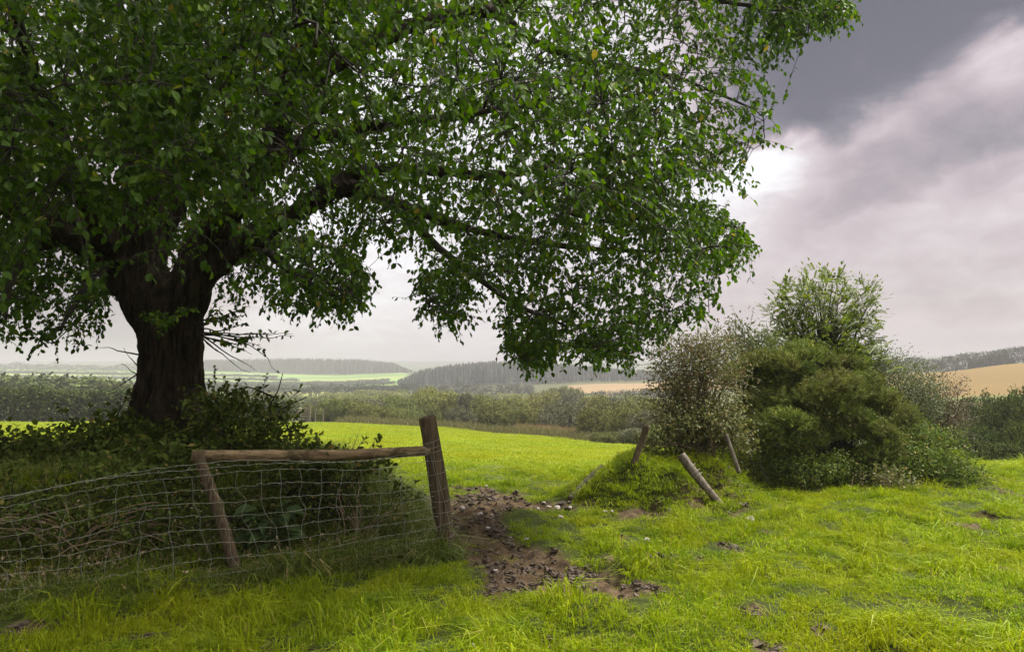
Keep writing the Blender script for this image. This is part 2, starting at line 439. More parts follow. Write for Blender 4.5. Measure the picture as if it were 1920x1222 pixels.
region(S(270, 280, GY) * (1 - S(430, 432, GY)) * S(1060, 1070, gpx) * (1 - S(1500, 1560, gpx)), (.165, .118, .062), .12)
stripes = .5 + .5 * np.sin((GX * .35 + GY) * .9)
region(S(120, 140, GY) * (1 - S(302, 304, GY)) * S(1500, 1560, gpx), (.125, .084, .026), .25, .03)
region(S(160, 166, GY + 8 * fbm(GX * .05, GY * .05, 2, 77)) * (1 - S(172, 180, GY)) * S(1500, 1560, gpx), (.085, .10, .03), .2, .03)
region(S(1000, 1010, GY), (.06, .085, .04), .3, .006)

g = Geo()
nr, nc = GX.shape
idx = np.arange(nr * nc).reshape(nr, nc)
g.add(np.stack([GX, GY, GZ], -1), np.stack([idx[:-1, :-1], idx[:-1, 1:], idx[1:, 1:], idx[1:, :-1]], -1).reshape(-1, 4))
m, nt, out = newmat('pasture_ground')
tc = nd(nt, 'ShaderNodeNewGeometry')
af = nd(nt, 'ShaderNodeAttribute', attribute_name='cover'); am = nd(nt, 'ShaderNodeAttribute', attribute_name='mud')
n1 = nd(nt, 'ShaderNodeTexNoise', {'Vector': tc.outputs['Position'], 'Scale': 7., 'Detail': 7., 'Roughness': .7})
n2 = nd(nt, 'ShaderNodeTexNoise', {'Vector': tc.outputs['Position'], 'Scale': 45., 'Detail': 5., 'Roughness': .7})
v1 = nd(nt, 'ShaderNodeMapRange', {0: n1.outputs[0], 1: .3, 2: .7, 3: .65, 4: 1.35})
cg = nd(nt, 'ShaderNodeHueSaturation', {'Color': af.outputs['Color'], 'Value': v1.outputs[0]})
cm = ramp(nt, n1.outputs[0], [(.3, (.022, .015, .008)), (.5, (.066, .045, .026)), (.7, (.13, .095, .058))])
cm2 = ramp(nt, n2.outputs[0], [(.62, (0, 0, 0)), (.72, (1, 1, 1))])
cm = mixc(nt, cm2, cm, (.20, .155, .10))
cc = mixc(nt, am.outputs['Fac'], cg.outputs[0], cm)
bp = nd(nt, 'ShaderNodeBump', {'Strength': .7, 'Distance': .02, 'Height': n2.outputs[0]})
bs = nd(nt, 'ShaderNodeBsdfPrincipled', {'Base Color': cc, 'Roughness': .95, 'Specular IOR Level': .06, 'Normal': bp.outputs[0]})
nt.links.new(bs.outputs[0], out.inputs[0])
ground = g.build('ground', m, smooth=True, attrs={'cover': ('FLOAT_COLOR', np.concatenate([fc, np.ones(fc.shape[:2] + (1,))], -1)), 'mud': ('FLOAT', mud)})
ground['kind'] = 'structure'

# ------------------------------------------------------------------ grass (stuff, instanced tufts)
def tuft_proto(name, mat, nb, R, hmin, hmax, w, lean=.5, seed=0):
    r = np.random.default_rng(seed)
    g = Geo()
    a = r.random(nb) * 6.283; rr = R * np.sqrt(r.random(nb))
    b = np.stack([np.cos(a) * rr, np.sin(a) * rr, np.full(nb, -.012)], -1)
    h = hmin + (hmax - hmin) * r.random(nb) ** 1.5
    la = r.random(nb) * 6.283
    ld = np.stack([np.cos(la), np.sin(la), 0 * la], -1) * .7 + np.stack([np.cos(a), np.sin(a), 0 * a], -1) * .6 * (rr / R)[:, None]
    le = (lean * (.3 + r.random(nb)))[:, None]
    up = np.array([0, 0, 1.])
    p1 = b + h[:, None] * (.55 * up + .22 * le * ld)
    p2 = b + h[:, None] * (up * (1 - .45 * le) + .95 * le * ld)
    ta = r.random(nb) * 6.283
    sd = np.stack([np.cos(ta), np.sin(ta), 0 * ta], -1) * (w * (.7 + .6 * r.random(nb)))[:, None] * .5
    V = np.stack([b - sd, b + sd, p1 + sd * .75, p1 - sd * .75, p2], 1)
    o = (np.arange(nb) * 5)[:, None]
    g.add(V.reshape(-1, 3), [np.array([[0, 1, 2, 3]]) + o, np.array([[3, 2, 4]]) + o], np.repeat(r.random(nb), 5))
    ob = bpy.data.objects.new(name, g.mesh(name, mat))
    return ob

def scatter(name, protos, pts, rot, scl, idxs, label, cat, kind='stuff'):
    c = bpy.data.collections.new(name + '_tufts')
    for o in protos: c.objects.link(o)
    me = bpy.data.meshes.new(name); me.vertices.add(len(pts))
    me.vertices.foreach_set('co', np.asarray(pts, np.float32).ravel())
    a = me.attributes.new('rot', 'FLOAT_VECTOR', 'POINT'); a.data.foreach_set('vector', np.asarray(rot, np.float32).ravel())
    a = me.attributes.new('scl', 'FLOAT_VECTOR', 'POINT'); a.data.foreach_set('vector', np.asarray(scl, np.float32).ravel())
    a = me.attributes.new('pick', 'INT', 'POINT'); a.data.foreach_set('value', np.asarray(idxs, np.int32))
    ng = bpy.data.node_groups.new(name + '_nodes', 'GeometryNodeTree')
    ng.interface.new_socket('Geometry', in_out='INPUT', socket_type='NodeSocketGeometry')
    ng.interface.new_socket('Geometry', in_out='OUTPUT', socket_type='NodeSocketGeometry')
    gi = ng.nodes.new('NodeGroupInput'); go = ng.nodes.new('NodeGroupOutput')
    ip = ng.nodes.new('GeometryNodeInstanceOnPoints'); ci = ng.nodes.new('GeometryNodeCollectionInfo')
    ci.inputs['Collection'].default_value = c; ci.inputs['Separate Children'].default_value = True; ci.inputs['Reset Children'].default_value = True
    ip.inputs['Pick Instance'].default_value = True
    def na(n, t):
        x = ng.nodes.new('GeometryNodeInputNamedAttribute'); x.data_type = t; x.inputs['Name'].default_value = n
        return [s for s in x.outputs if s.enabled and s.name == 'Attribute'][0]
    L = ng.links.new
    L(gi.outputs[0], ip.inputs['Points']); L(ci.outputs[0], ip.inputs['Instance'])
    L(na('pick', 'INT'), ip.inputs['Instance Index']); L(na('scl', 'FLOAT_VECTOR'), ip.inputs['Scale'])
    er = ng.nodes.new('FunctionNodeEulerToRotation'); L(na('rot', 'FLOAT_VECTOR'), er.inputs[0]); L(er.outputs[0], ip.inputs['Rotation'])
    L(ip.outputs[0], go.inputs[0])
    ob = bpy.data.objects.new(name, me); COL.objects.link(ob)
    md = ob.modifiers.new('tufts', 'NODES'); md.node_group = ng
    tag(ob, label, cat, kind=kind)
    return ob

def fan_points(y0, y1, dens, umax=.78):
    """uniform points per square metre in the wedge of field between two distances"""
    area = umax * (y1 * y1 - y0 * y0)
    n = int(area * dens)
    y = np.sqrt(y0 * y0 + (y1 * y1 - y0 * y0) * rng.random(n))
    x = (rng.random(n) * 2 - 1) * umax * y
    return x, y

protos = [tuft_proto('tuft_%s' % n, M_grass, 40, .085, .022, .085, .0058, 1.05, 100 + i) for i, n in enumerate('abcdef')]
xs, ys = [], []
for y0, y1, d in ((3.3, 7, 250), (7, 10, 190), (10, 15.5, 120)):
    a, b = fan_points(y0, y1, d); xs.append(a); ys.append(b)
x = np.concatenate(xs); y = np.concatenate(ys)
mm_ = mud_mask(x, y); bh = bank_h(x, y)
keep = rng.random(len(x)) > np.clip(mm_ * 1.25 - .10, 0, .965)
shade = np.exp(-(((x + 4.2) / 3.6) ** 2 + ((y - 5.2) / 2.2) ** 2))
gap = sm(.30, .52, fbm(x * 3.4, y * 3.4, 3, 84))
keep &= rng.random(len(x)) > .85 * (1 - gap)
keep &= rng.random(len(x)) > .25 * shade + .25 * sm(.25, .6, bh)
x, y, mm_, bh = x[keep], y[keep], mm_[keep], bh[keep]
clump = fbm(x * 1.7, y * 1.7, 3, 81); fine = vnoise(x * 5, y * 5, 83)
s = (.45 + .9 * sm(.35, .72, clump) * (.6 + .7 * fine) + .3 * rng.random(len(x))) * (.55 + .6 * sm(.34, .6, fbm(x * 3.4, y * 3.4, 3, 84)))
edge_m = sm(-.32, .0, np.maximum(poly_dist(x, y, MUD), poly_dist(x, y, MUD2)))
s *= (1 - .45 * mm_) * (1 - .5 * edge_m)
s *= 1 + .5 * sm(.05, .3, bh)
z = ground_z(x, y)
N = len(x)
rot = np.stack([rng.normal(0, .14, N), rng.normal(0, .14, N), rng.random(N) * 6.283], -1)
scatter('grass', protos, np.stack([x, y, z], -1), rot, np.stack([.9 + .25 * s, .9 + .25 * s, s], -1), rng.integers(0, 6, N),
        'short bright green pasture grass round the muddy gateway', 'grass')
# leafy tussocks standing out of the sward
tprot = [tuft_proto('tussock_%s' % n, M_grass, 120, .10, .05, .17, .0058, 1.35, 150 + i) for i, n in enumerate('abcdef')]
xs, ys = [], []
for y0, y1, d in ((3.4, 9, 38), (9, 18, 14)):
    a, b = fan_points(y0, y1, d); xs.append(a); ys.append(b)
x = np.concatenate(xs); y = np.concatenate(ys)
cl = fbm(x * 1.1, y * 1.1, 3, 87)
cl = .6 * cl + .4 * fbm(x * 3, y * 3, 2, 88)
k = (rng.random(len(x)) < .06 + 1.0 * sm(.48, .60, cl)) & (rng.random(len(x)) > 1.2 * mud_mask(x, y)) & (poly_dist(x, y, MUD) < -.14) & (bank_h(x, y) < .15) & (mound_h(x, y) < .3)
x, y, cl = x[k], y[k], cl[k]; N = len(x)
s = .42 + .95 * rng.random(N) ** 1.3 * (.35 + 1.3 * sm(.48, .64, cl))
scatter('grass_tussocks', tprot, np.stack([x, y, ground_z(x, y) - .005], -1), np.stack([rng.normal(0, .18, N), rng.normal(0, .18, N), rng.random(N) * 6.283], -1), np.stack([.7 + .5 * s, .7 + .5 * s, s], -1), rng.integers(0, 6, N),
        'taller leafy tussocks of bright grass in the near pasture', 'grass')

fprot = [tuft_proto('field_tuft_%s' % n, M_fgrass, 70, .42, .03, .10, .020, .8, 200 + i) for i, n in enumerate('abcd')]
xs, ys = [], []
for y0, y1, d in ((14.5, 30, 16), (30, 74, 6)):
    a, b = fan_points(y0, y1, d, .72); xs.append(a); ys.append(b)
x = np.concatenate(xs); y = np.concatenate(ys)
ed = 66 - 22 * sm(650, 1250, 960 + F * x / y)
k = y < ed + 1; x, y = x[k], y[k]
N = len(x); z = ground_z(x, y)
cl = fbm(x * .8, y * .8, 3, 91)
s = (.7 + 1.0 * sm(.45, .75, cl)) * (.8 + .4 * rng.random(N)) * (1 + .01 * y)
scatter('field_grass', fprot, np.stack([x, y, z], -1), np.stack([0 * x, 0 * x, rng.random(N) * 6.283], -1), np.stack([1 + .012 * y, 1 + .012 * y, s], -1), rng.integers(0, 4, N),
        'smooth bright green grass of the sloping field beyond the gateway', 'grass')

# rough grass on the bank, the mound and along the fence
bprot = [tuft_proto('bank_tuft_%s' % n, M_bgrass, 40, .10, .06, .22, .0058, 1.7, 300 + i) for i, n in enumerate('abcd')]
x = rng.uniform(-9, -.6, 9000); y = rng.uniform(4.0, 9.6, 9000)
bhv = bank_h(x, y)
k = (bhv > .02) & (rng.random(9000) < .8)
a, b = x[k], y[k]
x2 = rng.uniform(-7, -.6, 900); y2 = fence_y(x2) + rng.normal(0, .10, 900)
a = np.concatenate([a, x2]); b = np.concatenate([b, y2])
N = len(a); z = ground_z(a, b)
s = (.5 + .8 * rng.random(N)) * (.7 + .7 * fbm(a * 2, b * 2, 2, 95)) * (1 + .35 * sm(-2, -1.2, a))
scatter('bank_grass', bprot, np.stack([a, b, z], -1), np.stack([rng.normal(0, .3, N), rng.normal(0, .3, N), rng.random(N) * 6.283], -1), np.stack([s, s, s], -1), rng.integers(0, 4, N),
        'long rough grass on the hedge bank behind the wire netting', 'grass')
x = rng.uniform(.2, 7.5, 6500); y = rng.uniform(8.3, 13.6, 6500)
k = (mound_h(x, y) > .03); x, y = x[k], y[k]
N = len(x); z = ground_z(x, y)
mprot = [tuft_proto('mound_tuft_%s' % n, M_grass, 46, .10, .04, .12, .0062, 1.8, 330 + i) for i, n in enumerate('abcd')]
s = .5 + .8 * rng.random(N)
scatter('mound_grass', mprot, np.stack([x, y, z], -1), np.stack([rng.normal(0, .3, N), rng.normal(0, .3, N), rng.random(N) * 6.283], -1), np.stack([s, s, s * .9], -1), rng.integers(0, 4, N),
        'drooping moss green grass on the low earth mound', 'grass')

# mud clods
def blob_geo(g, c, r, sub_seed, flat=.7, nu=9, nv=6, jag=.35):
    r_ = np.random.default_rng(sub_seed)
    u = np.arange(nu) * 2 * math.pi / nu; v = np.linspace(0, math.pi, nv)
    uu, vv = np.meshgrid(u, v)
    d = np.stack([np.cos(uu) * np.sin(vv), np.sin(uu) * np.sin(vv), np.cos(vv)], -1)
    k = r_.normal(size=(5, 3)); ph = r_.random(5) * 6
    rad = 1 + jag * np.mean([np.sin(2.1 * (d @ k[i]) + ph[i]) for i in range(5)], 0) * 1.6
    jit = 1 + jag * .35 * r_.normal(size=rad.shape); jit[0] = jit[0, 0]; jit[-1] = jit[-1, 0]
    rad = rad * jit; rad[0] = rad[0].mean(); rad[-1] = rad[-1].mean()
    sc_ = np.array([1, .65 + .5 * r_.random(), flat]) * r
    a = r_.random() * 6.28
    p = d * rad[..., None] * sc_
    p = np.stack([p[..., 0] * math.cos(a) - p[..., 1] * math.sin(a), p[..., 0] * math.sin(a) + p[..., 1] * math.cos(a), p[..., 2]], -1) + c
    i = np.arange(nu * nv).reshape(nv, nu); j = np.roll(i, -1, 1)
    g.add(p.reshape(-1, 3), np.stack([i[:-1], i[1:], j[1:], j[:-1]], -1).reshape(-1, 4), np.full(nu * nv, r_.random()))

g = Geo()
x = rng.uniform(-1.9, 3.6, 14000); y = rng.uniform(4.6, 11.5, 14000)
mk = mud_mask(x, y)
k = mk > .45; x, y = x[k], y[k]
big = fbm(x * 2.2, y * 2.2, 2, 99)
z = ground_z(x, y)
for i in range(len(x)):
    if rng.random() > .24 + .9 * sm(.45, .65, big[i]): continue
    r = .007 + .026 * rng.random() ** 3 + .012 * float(sm(.5, .7, big[i])) * rng.random()
    blob_geo(g, (x[i], y[i], z[i] + r * .15), r, 5000 + i, .6, 9, 7, .95)
for q, (a, b, r) in enumerate(SP):
    for j in range(9):
        aa, bb = a + rng.normal(0, r * .5), b + rng.normal(0, r * .5)
        rr = .008 + .020 * rng.random() ** 1.5
        blob_geo(g, (aa, bb, gz(aa, bb) + rr * .25), rr, 9000 + q * 20 + j, .6, 11, 8, .95)
tag(g.build('mud_clods', M_clod), 'trodden clods of dark brown earth in the gateway', 'mud', kind='stuff')

# ------------------------------------------------------------------ stones
stone_px = [(404, 548, 34, 'big flat'), (462, 570, 16, ''), (560, 565, 20, ''), (716, 598, 26, ''), (795, 610, 24, ''), (850, 620, 13, ''), (830, 676, 20, ''), (1000, 712, 20, ''), (1020, 762, 18, ''), (865, 872, 18, ''),
            (1148, 628, 20, ''), (1132, 590, 30, ''), (1100, 572, 22, ''), (1050, 588, 16, ''), (1020, 580, 14, ''), (985, 582, 16, ''), (700, 752, 18, ''), (824, 470, 12, ''), (1190, 590, 18, ''), (1232, 935, 16, ''),
            (1310, 985, 14, ''), (930, 700, 10, ''), (745, 800, 12, ''), (672, 640, 14, ''), (1075, 552, 14, ''), (765, 1186, 14, ''), (1345, 612, 14, ''), (1375, 615, 10, '')]
ST = [(560 + a * .4273, 700 + b * .4273, w * .4273) for a, b, w, _ in stone_px] + [(1405, 972, 16), (1330, 962, 12), (1300, 968, 14), (1212, 1012, 9), (1255, 957, 8)]
desc = ['flat grey', 'rounded pale', 'angular brownish', 'small whitish', 'chipped tan']
for i, (a, b, w) in enumerate(ST):
    X, Yg = (float(c) for c in gpt(a, b + 3)); r = max(.02, w / F * Yg * .62)
    g = Geo(); zz = gz(X, Yg)
    blob_geo(g, np.array([0, 0, r * .36 + .012]), r * 1.0, 700 + i, .6, 10, 7, .32)
    o = g.build('stone', M_stone); o.location = (X, Yg, zz)
    if b < 938: where = 'at the far side of the muddy gateway'
    elif a < 860: where = 'beside the gatepost in the mud'
    elif a > 1200: where = 'in the mud below the leaning posts'
    elif b < 980: where = 'on the mud near the grassy mound'
    else: where = 'on the bare path through the grass'
    o['_w'] = where
    tag(o, '', 'stone', 'stones in the muddy gateway')
_by = {}
for o in [o for o in COL.objects if o.get('category') == 'stone']:
    _by.setdefault(o['_w'], []).append(o)
ordn = ['first', 'second', 'third', 'fourth', 'fifth', 'sixth', 'seventh', 'eighth', 'ninth', 'tenth', 'eleventh', 'twelfth', 'thirteenth', 'fourteenth', 'fifteenth', 'sixteenth', 'seventeenth', 'eighteenth', 'nineteenth', 'twentieth',
        'twenty-first', 'twenty-second', 'twenty-third', 'twenty-fourth', 'twenty-fifth', 'twenty-sixth', 'twenty-seventh', 'twenty-eighth', 'twenty-ninth', 'thirtieth']
for w_, lst in _by.items():
    lst.sort(key=lambda o: o.location.x / o.location.y)
    szs = sorted([o.dimensions.x for o in lst])
    for i, o in enumerate(lst):
        o['label'] = ('%s grey stone %s, %s from the left' % ('Large' if o.dimensions.x >= szs[int(len(szs) * .7)] else 'Small', w_, ordn[i])).lower()
        del o['_w']

# ------------------------------------------------------------------ big tree
TY = 8.0
def L3(pts):
    a = np.array(pts, float)
    return np.concatenate([P(a[:, 0], a[:, 1], a[:, 2]), a[:, 3:4]], 1)
limbs = [
 [(312, 905, 8, .50), (313, 850, 8, .39), (316, 800, 8, .34), (320, 740, 8, .318), (322, 680, 8, .312), (320, 625, 8, .335), (302, 570, 8, .36)],
 [(300, 575, 8, .36), (265, 510, 8, .28), (258, 430, 8, .25), (262, 330, 8, .21), (268, 240, 7.8, .165), (275, 120, 7.6, .15), (270, -60, 7.4, .11), (255, -350, 7.2, .06), (250, -700, 7.2, .03)],
 [(268, 470, 8.05, .2), (312, 395, 8.2, .17), (320, 290, 8.3, .15), (332, 180, 8.5, .11), (355, 40, 8.7, .09), (400, -170, 9, .06), (480, -500, 9.2, .03)],
 [(285, 560, 8, .30), (215, 500, 7.9, .21), (120, 445, 7.6, .16), (20, 395, 7.3, .13), (-140, 350, 6.9, .09), (-400, 280, 6.6, .04)],
 [(258, 440, 8, .18), (185, 370, 8.6, .12), (100, 260, 9.1, .1), (10, 150, 9.5, .07), (-180, 20, 9.9, .04)],
 [(320, 580, 8, .32), (380, 495, 7.9, .20), (440, 400, 7.8, .155), (500, 318, 7.6, .135), (532, 240, 7.4, .115), (572, 130, 7.1, .11), (640, 20, 6.8, .08), (750, -150, 6.5, .05), (850, -350, 6.3, .03)],
 [(350, 545, 8, .22), (400, 495, 8, .165), (470, 435, 8.1, .135), (560, 385, 8.2, .105), (650, 350, 8.3, .10), (740, 385, 8.2, .075), (860, 415, 8.1, .06), (1000, 455, 8, .04), (1160, 470, 7.9, .022), (1290, 470, 7.8, .012)],
 [(560, 385, 8.2, .1), (660, 330, 8.4, .08), (790, 322, 8.5, .065), (930, 330, 8.5, .05), (1090, 295, 8.4, .03), (1270, 290, 8.2, .015)],
 [(560, 160, 7.15, .1), (700, 80, 7.5, .09), (890, 18, 7.8, .075), (1000, 75, 7.9, .05), (1095, 115, 8, .04), (1250, 140, 8.1, .025), (1400, 200, 8.1, .012)],
 [(890, 18, 7.8, .06), (1090, -40, 7.9, .045), (1330, 0, 8, .03), (1540, 35, 8, .012)],
 [(700, 80, 7.5, .07), (850, -150, 7.6, .05), (1050, -350, 7.6, .03), (1250, -450, 7.6, .015)],
 [(740, 385, 8.2, .06), (830, 470, 8.1, .04), (950, 560, 8, .028), (1060, 610, 7.9, .015)],
 [(930, 330, 8.5, .035), (1040, 390, 8.3, .028), (1180, 420, 8.1, .02), (1340, 440, 8, .012)],
 [(500, 318, 7.6, .09), (590, 270, 6.8, .07), (720, 240, 6.2, .05), (860, 220, 5.8, .03), (980, 200, 5.6, .015)],
 [(268, 260, 7.8, .09), (340, 170, 6.5, .07), (440, 90, 5.4, .045), (560, 50, 4.8, .02)],
 [(215, 500, 7.9, .12), (140, 330, 6.8, .09), (70, 170, 5.8, .06), (30, 20, 5.0, .03)],
 [(332, 180, 8.5, .08), (420, 60, 9.6, .06), (560, -60, 10.8, .04), (700, -150, 11.8, .02)],
 [(400, 495, 8.2, .1), (470, 470, 9.2, .08), (560, 450, 10.4, .05), (640, 470, 11.2, .02)],
 [(262, 330, 8, .1), (200, 240, 9.5, .08), (150, 180, 11, .05), (80, 150, 12.2, .02)],
 [(120, 445, 7.6, .08), (60, 470, 7.4, .05), (20, 530, 7.2, .03), (10, 600, 7.1, .012)],
 [(215, 500, 7.9, .08), (170, 520, 7.4, .045), (140, 570, 7.2, .025), (110, 620, 7.0, .012)],
 [(470, 435, 8.1, .06), (520, 490, 7.9, .04), (580, 530, 7.8, .025), (640, 560, 7.7, .01)],
]
def ground_at(p): return gz(p[0], p[1])
tb = P(313, 860, 8.0); tbase = np.array([tb[0], 8.0, gz(tb[0], 8.0) - .02])
tree = thing('tree', tbase, 'large spreading broadleaf tree with dark forked trunk on the hedge bank', 'tree')
nodes = []; ndir = []
gt = Geo(); gb = Geo()
for li, l in enumerate(limbs):
    a = resample(L3(l), .06)
    if li > 0:
        w = np.stack([fbm(np.arange(len(a)) * .09, np.full(len(a), 7. * li + c), 3, 120) - .5 for c in range(3)], -1)
        a[:, :3] += w * np.minimum(.35, a[:, 3:4] * 2.2) * np.minimum(1, np.arange(len(a))[:, None] / 12)
    a[:, 3] = np.maximum(a[:, 3], .006)
    thick = a[:, 3] > .045
    n_thick = int(thick.sum()) if not thick.all() else len(a)
    if n_thick > 3: tubes(gt, a[:min(n_thick + 1, len(a)), :3], a[:min(n_thick + 1, len(a)), 3], 20)
    if n_thick < len(a): tubes(gb, a[max(0, n_thick - 1):, :3], a[max(0, n_thick - 1):, 3], 8)
    nodes.append(a[::2]); d = np.gradient(a[:, :3], axis=0); ndir.append(nrm(d)[::2])
# root flare buttresses
for k_ in range(7):
    an = k_ / 7 * 6.283 + .4
    dv = np.array([math.cos(an), math.sin(an), 0])
    b0 = tbase + np.array([0, 0, .75]) + dv * .22
    pts = np.array([b0, tbase + np.array([0, 0, .35]) + dv * .34, tbase + np.array([0, 0, .05]) + dv * .52, tbase + np.array([0, 0, -.2]) + dv * .75])
    rr = resample(np.concatenate([pts, np.array([[.12], [.15], [.14], [.08]])], 1), .06)
    tubes(gt, rr[:, :3], rr[:, 3], 12)
tr = gt.build('trunk', M_bark, tree, smooth=True)
md = tr.modifiers.new('r', 'REMESH'); md.mode = 'VOXEL'; md.voxel_size = .019
md2 = tr.modifiers.new('s', 'SMOOTH'); md2.iterations = 7; md2.factor = .5
dg = bpy.context.evaluated_depsgraph_get(); dg.update()
me = bpy.data.meshes.new_from_object(tr.evaluated_get(dg)); tr.modifiers.clear(); tr.data = me; me.name = 'trunk'
nv = len(me.vertices)
co = np.empty(nv * 3, np.float32); me.vertices.foreach_get('co', co); co = co.reshape(-1, 3).astype(float)
no = np.empty(nv * 3, np.float32); me.vertices.foreach_get('normal', no); no = no.reshape(-1, 3)
ang = np.arctan2(co[:, 1], co[:, 0])
ridge = np.abs(fbm(co[:, 0] * 14 + co[:, 1] * 9, co[:, 2] * 2.2 + co[:, 1] * 6, 3, 131) - .5) * 2
lump = fbm(co[:, 0] * 3 + co[:, 2], co[:, 2] * 1.6 + co[:, 1] * 3, 3, 137) - .5
rg2 = np.abs(fbm(ang * 6.5, co[:, 2] * 2.6, 4, 141) - .5) * 2
lo_ = 1 - sm(1.9, 2.6, co[:, 2])
co += no * (.05 * lump - (1 - lo_) * .035 * (1 - ridge) ** 3 - lo_ * .055 * (1 - np.clip(rg2 * 1.4, 0, 1)) ** 2 + .014)[:, None]
me.vertices.foreach_set('co', co.astype(np.float32).ravel()); me.update()
me.polygons.foreach_set('use_smooth', np.ones(len(me.polygons), bool))
if not me.materials: me.materials.append(M_bark)

node = np.concatenate(nodes); nodr = np.concatenate(ndir)
POLY = [(-300, -150), (1560, -150), (1600, 15), (1505, 55), (1470, 100), (1440, 140), (1490, 180), (1440, 215), (1465, 255), (1400, 290), (1395, 338), (1300, 335), (1240, 352), (1330, 375), (1390, 425),
        (1410, 475), (1355, 505), (1352, 560), (1330, 598), (1265, 618), (1185, 650), (1120, 655), (1000, 680), (950, 650), (935, 590), (925, 530), (850, 500), (790, 480), (730, 455), (695, 430), (672, 470), (695, 535),
        (662, 592), (610, 578), (560, 585), (500, 565), (420, 545), (400, 520), (425, 470), (330, 500), (300, 470), (240, 520), (215, 540), (205, 610), (130, 640), (105, 668), (60, 650), (0, 640), (-300, 640)]
WISP = [[(785, 490), (880, 500), (890, 560), (870, 605), (825, 612), (780, 575)], [(650, 520), (695, 530), (690, 555), (655, 598)], [(1505, 10), (1595, 18), (1585, 45), (1490, 75)],
        [(1080, 650), (1200, 640), (1185, 675), (1120, 678)], [(950, 640), (1010, 640), (1010, 682), (980, 685)], [(1330, 380), (1400, 420), (1410, 480), (1340, 500)]]
def depth_for(px, py, n):
    X = (px - 960) / F * 8 + 3.6
    half = np.sqrt(np.maximum(6.4 ** 2 - X * X, .9 ** 2)) * .72
    low = sm(330, 480, py); half = half * (1 - low) + np.minimum(half, 1.5) * low
    return np.maximum(8.2 + half * rng.uniform(-1, 1, n), 4.3)
def samp_poly(poly, n):
    poly = np.array(poly, float); out = []
    lo, hi = poly.min(0), poly.max(0)
    while len(out) < n:
        c = lo + (hi - lo) * rng.random((n * 2, 2))
        c = c[in_poly(c[:, 0], c[:, 1], [tuple(p) for p in poly])]
        out.extend(c.tolist())
    return np.array(out[:n])
def mk_attr(poly, n):
    c = samp_poly(poly, n); dd = depth_for(c[:, 0], c[:, 1], n)
    return P(c[:, 0], c[:, 1], dd)
A1 = mk_attr(POLY, 520)
A1w = np.concatenate([mk_attr(w, 10) for w in WISP]); A1 = np.concatenate([A1, A1w])
A1off = np.concatenate([mk_attr([(-1500, -1000), (-300, -1000), (-300, 560), (-1500, 500)], 70), mk_attr([(-900, -1200), (1300, -1200), (1500, -150), (-900, -150)], 130)])
# overhead and behind the trunk, out of the photograph, so the crown is whole
th_ = rng.random(70) * 6.283; rr_ = 6 * np.sqrt(rng.random(70))
A1top = np.stack([tbase[0] + rr_ * np.cos(th_), 8 + rr_ * np.sin(th_) * .95, rng.uniform(6.5, 10.5, 70) - .08 * rr_ ** 2], -1)
A1top = A1top[(A1top[:, 1] > 2.8)]
A1shade = np.stack([rng.uniform(-10, -1.5, 160), rng.uniform(-1.5, 6.2, 160), rng.uniform(3.4, 8.5, 160)], -1)  # unseen foliage added above the left foreground to shade grass and crown
A1shade = A1shade[A1shade[:, 2] > 2.9 + .56 * np.maximum(A1shade[:, 1], 0)]
allA = np.concatenate([A1, A1off, A1top, A1shade])
d0 = np.array([np.min(np.linalg.norm(node[:, :3] - a, axis=1)) for a in allA])
NODE = node.copy(); NDIR = nodr.copy()
pend = [[], []]
def branch(tgt, nmin=.0):
    global NODE, NDIR
    dv = tgt - NODE[:, :3]; ds = np.linalg.norm(dv, axis=1)
    cosang = np.sum(dv * NDIR, 1) / np.maximum(ds, 1e-6)
    cost = ds * (1.25 - .45 * cosang) + np.where(NODE[:, 3] < .012, .3, 0)
    i = int(np.argmin(cost)); a = NODE[i, :3]; L = ds[i]
    ctrl = a + NDIR[i] * L * .45 + np.array([0, 0, .12 * L])
    t = np.linspace(0, 1, 9)[:, None]
    p = (1 - t) ** 2 * a + 2 * t * (1 - t) * ctrl + t * t * tgt
    p[1:-1] += rng.normal(0, .035 * min(L, 1.2), (7, 3))
    r0 = min(NODE[i, 3] * .6, .010 + .014 * L); r = r0 + (.0055 - r0) * t[:, 0] ** .8
    return p, np.maximum(r, .004)
bp_, br_ = [], []
for i in np.argsort(d0):
    p, r = branch(allA[i]); bp_.append(p); br_.append(r)
    NODE = np.concatenate([NODE, np.concatenate([p[1:], r[1:, None]], 1)]); NDIR = np.concatenate([NDIR, nrm(np.gradient(p, axis=0))[1:]])
tubes(gb, np.array(bp_), np.array(br_), 6)

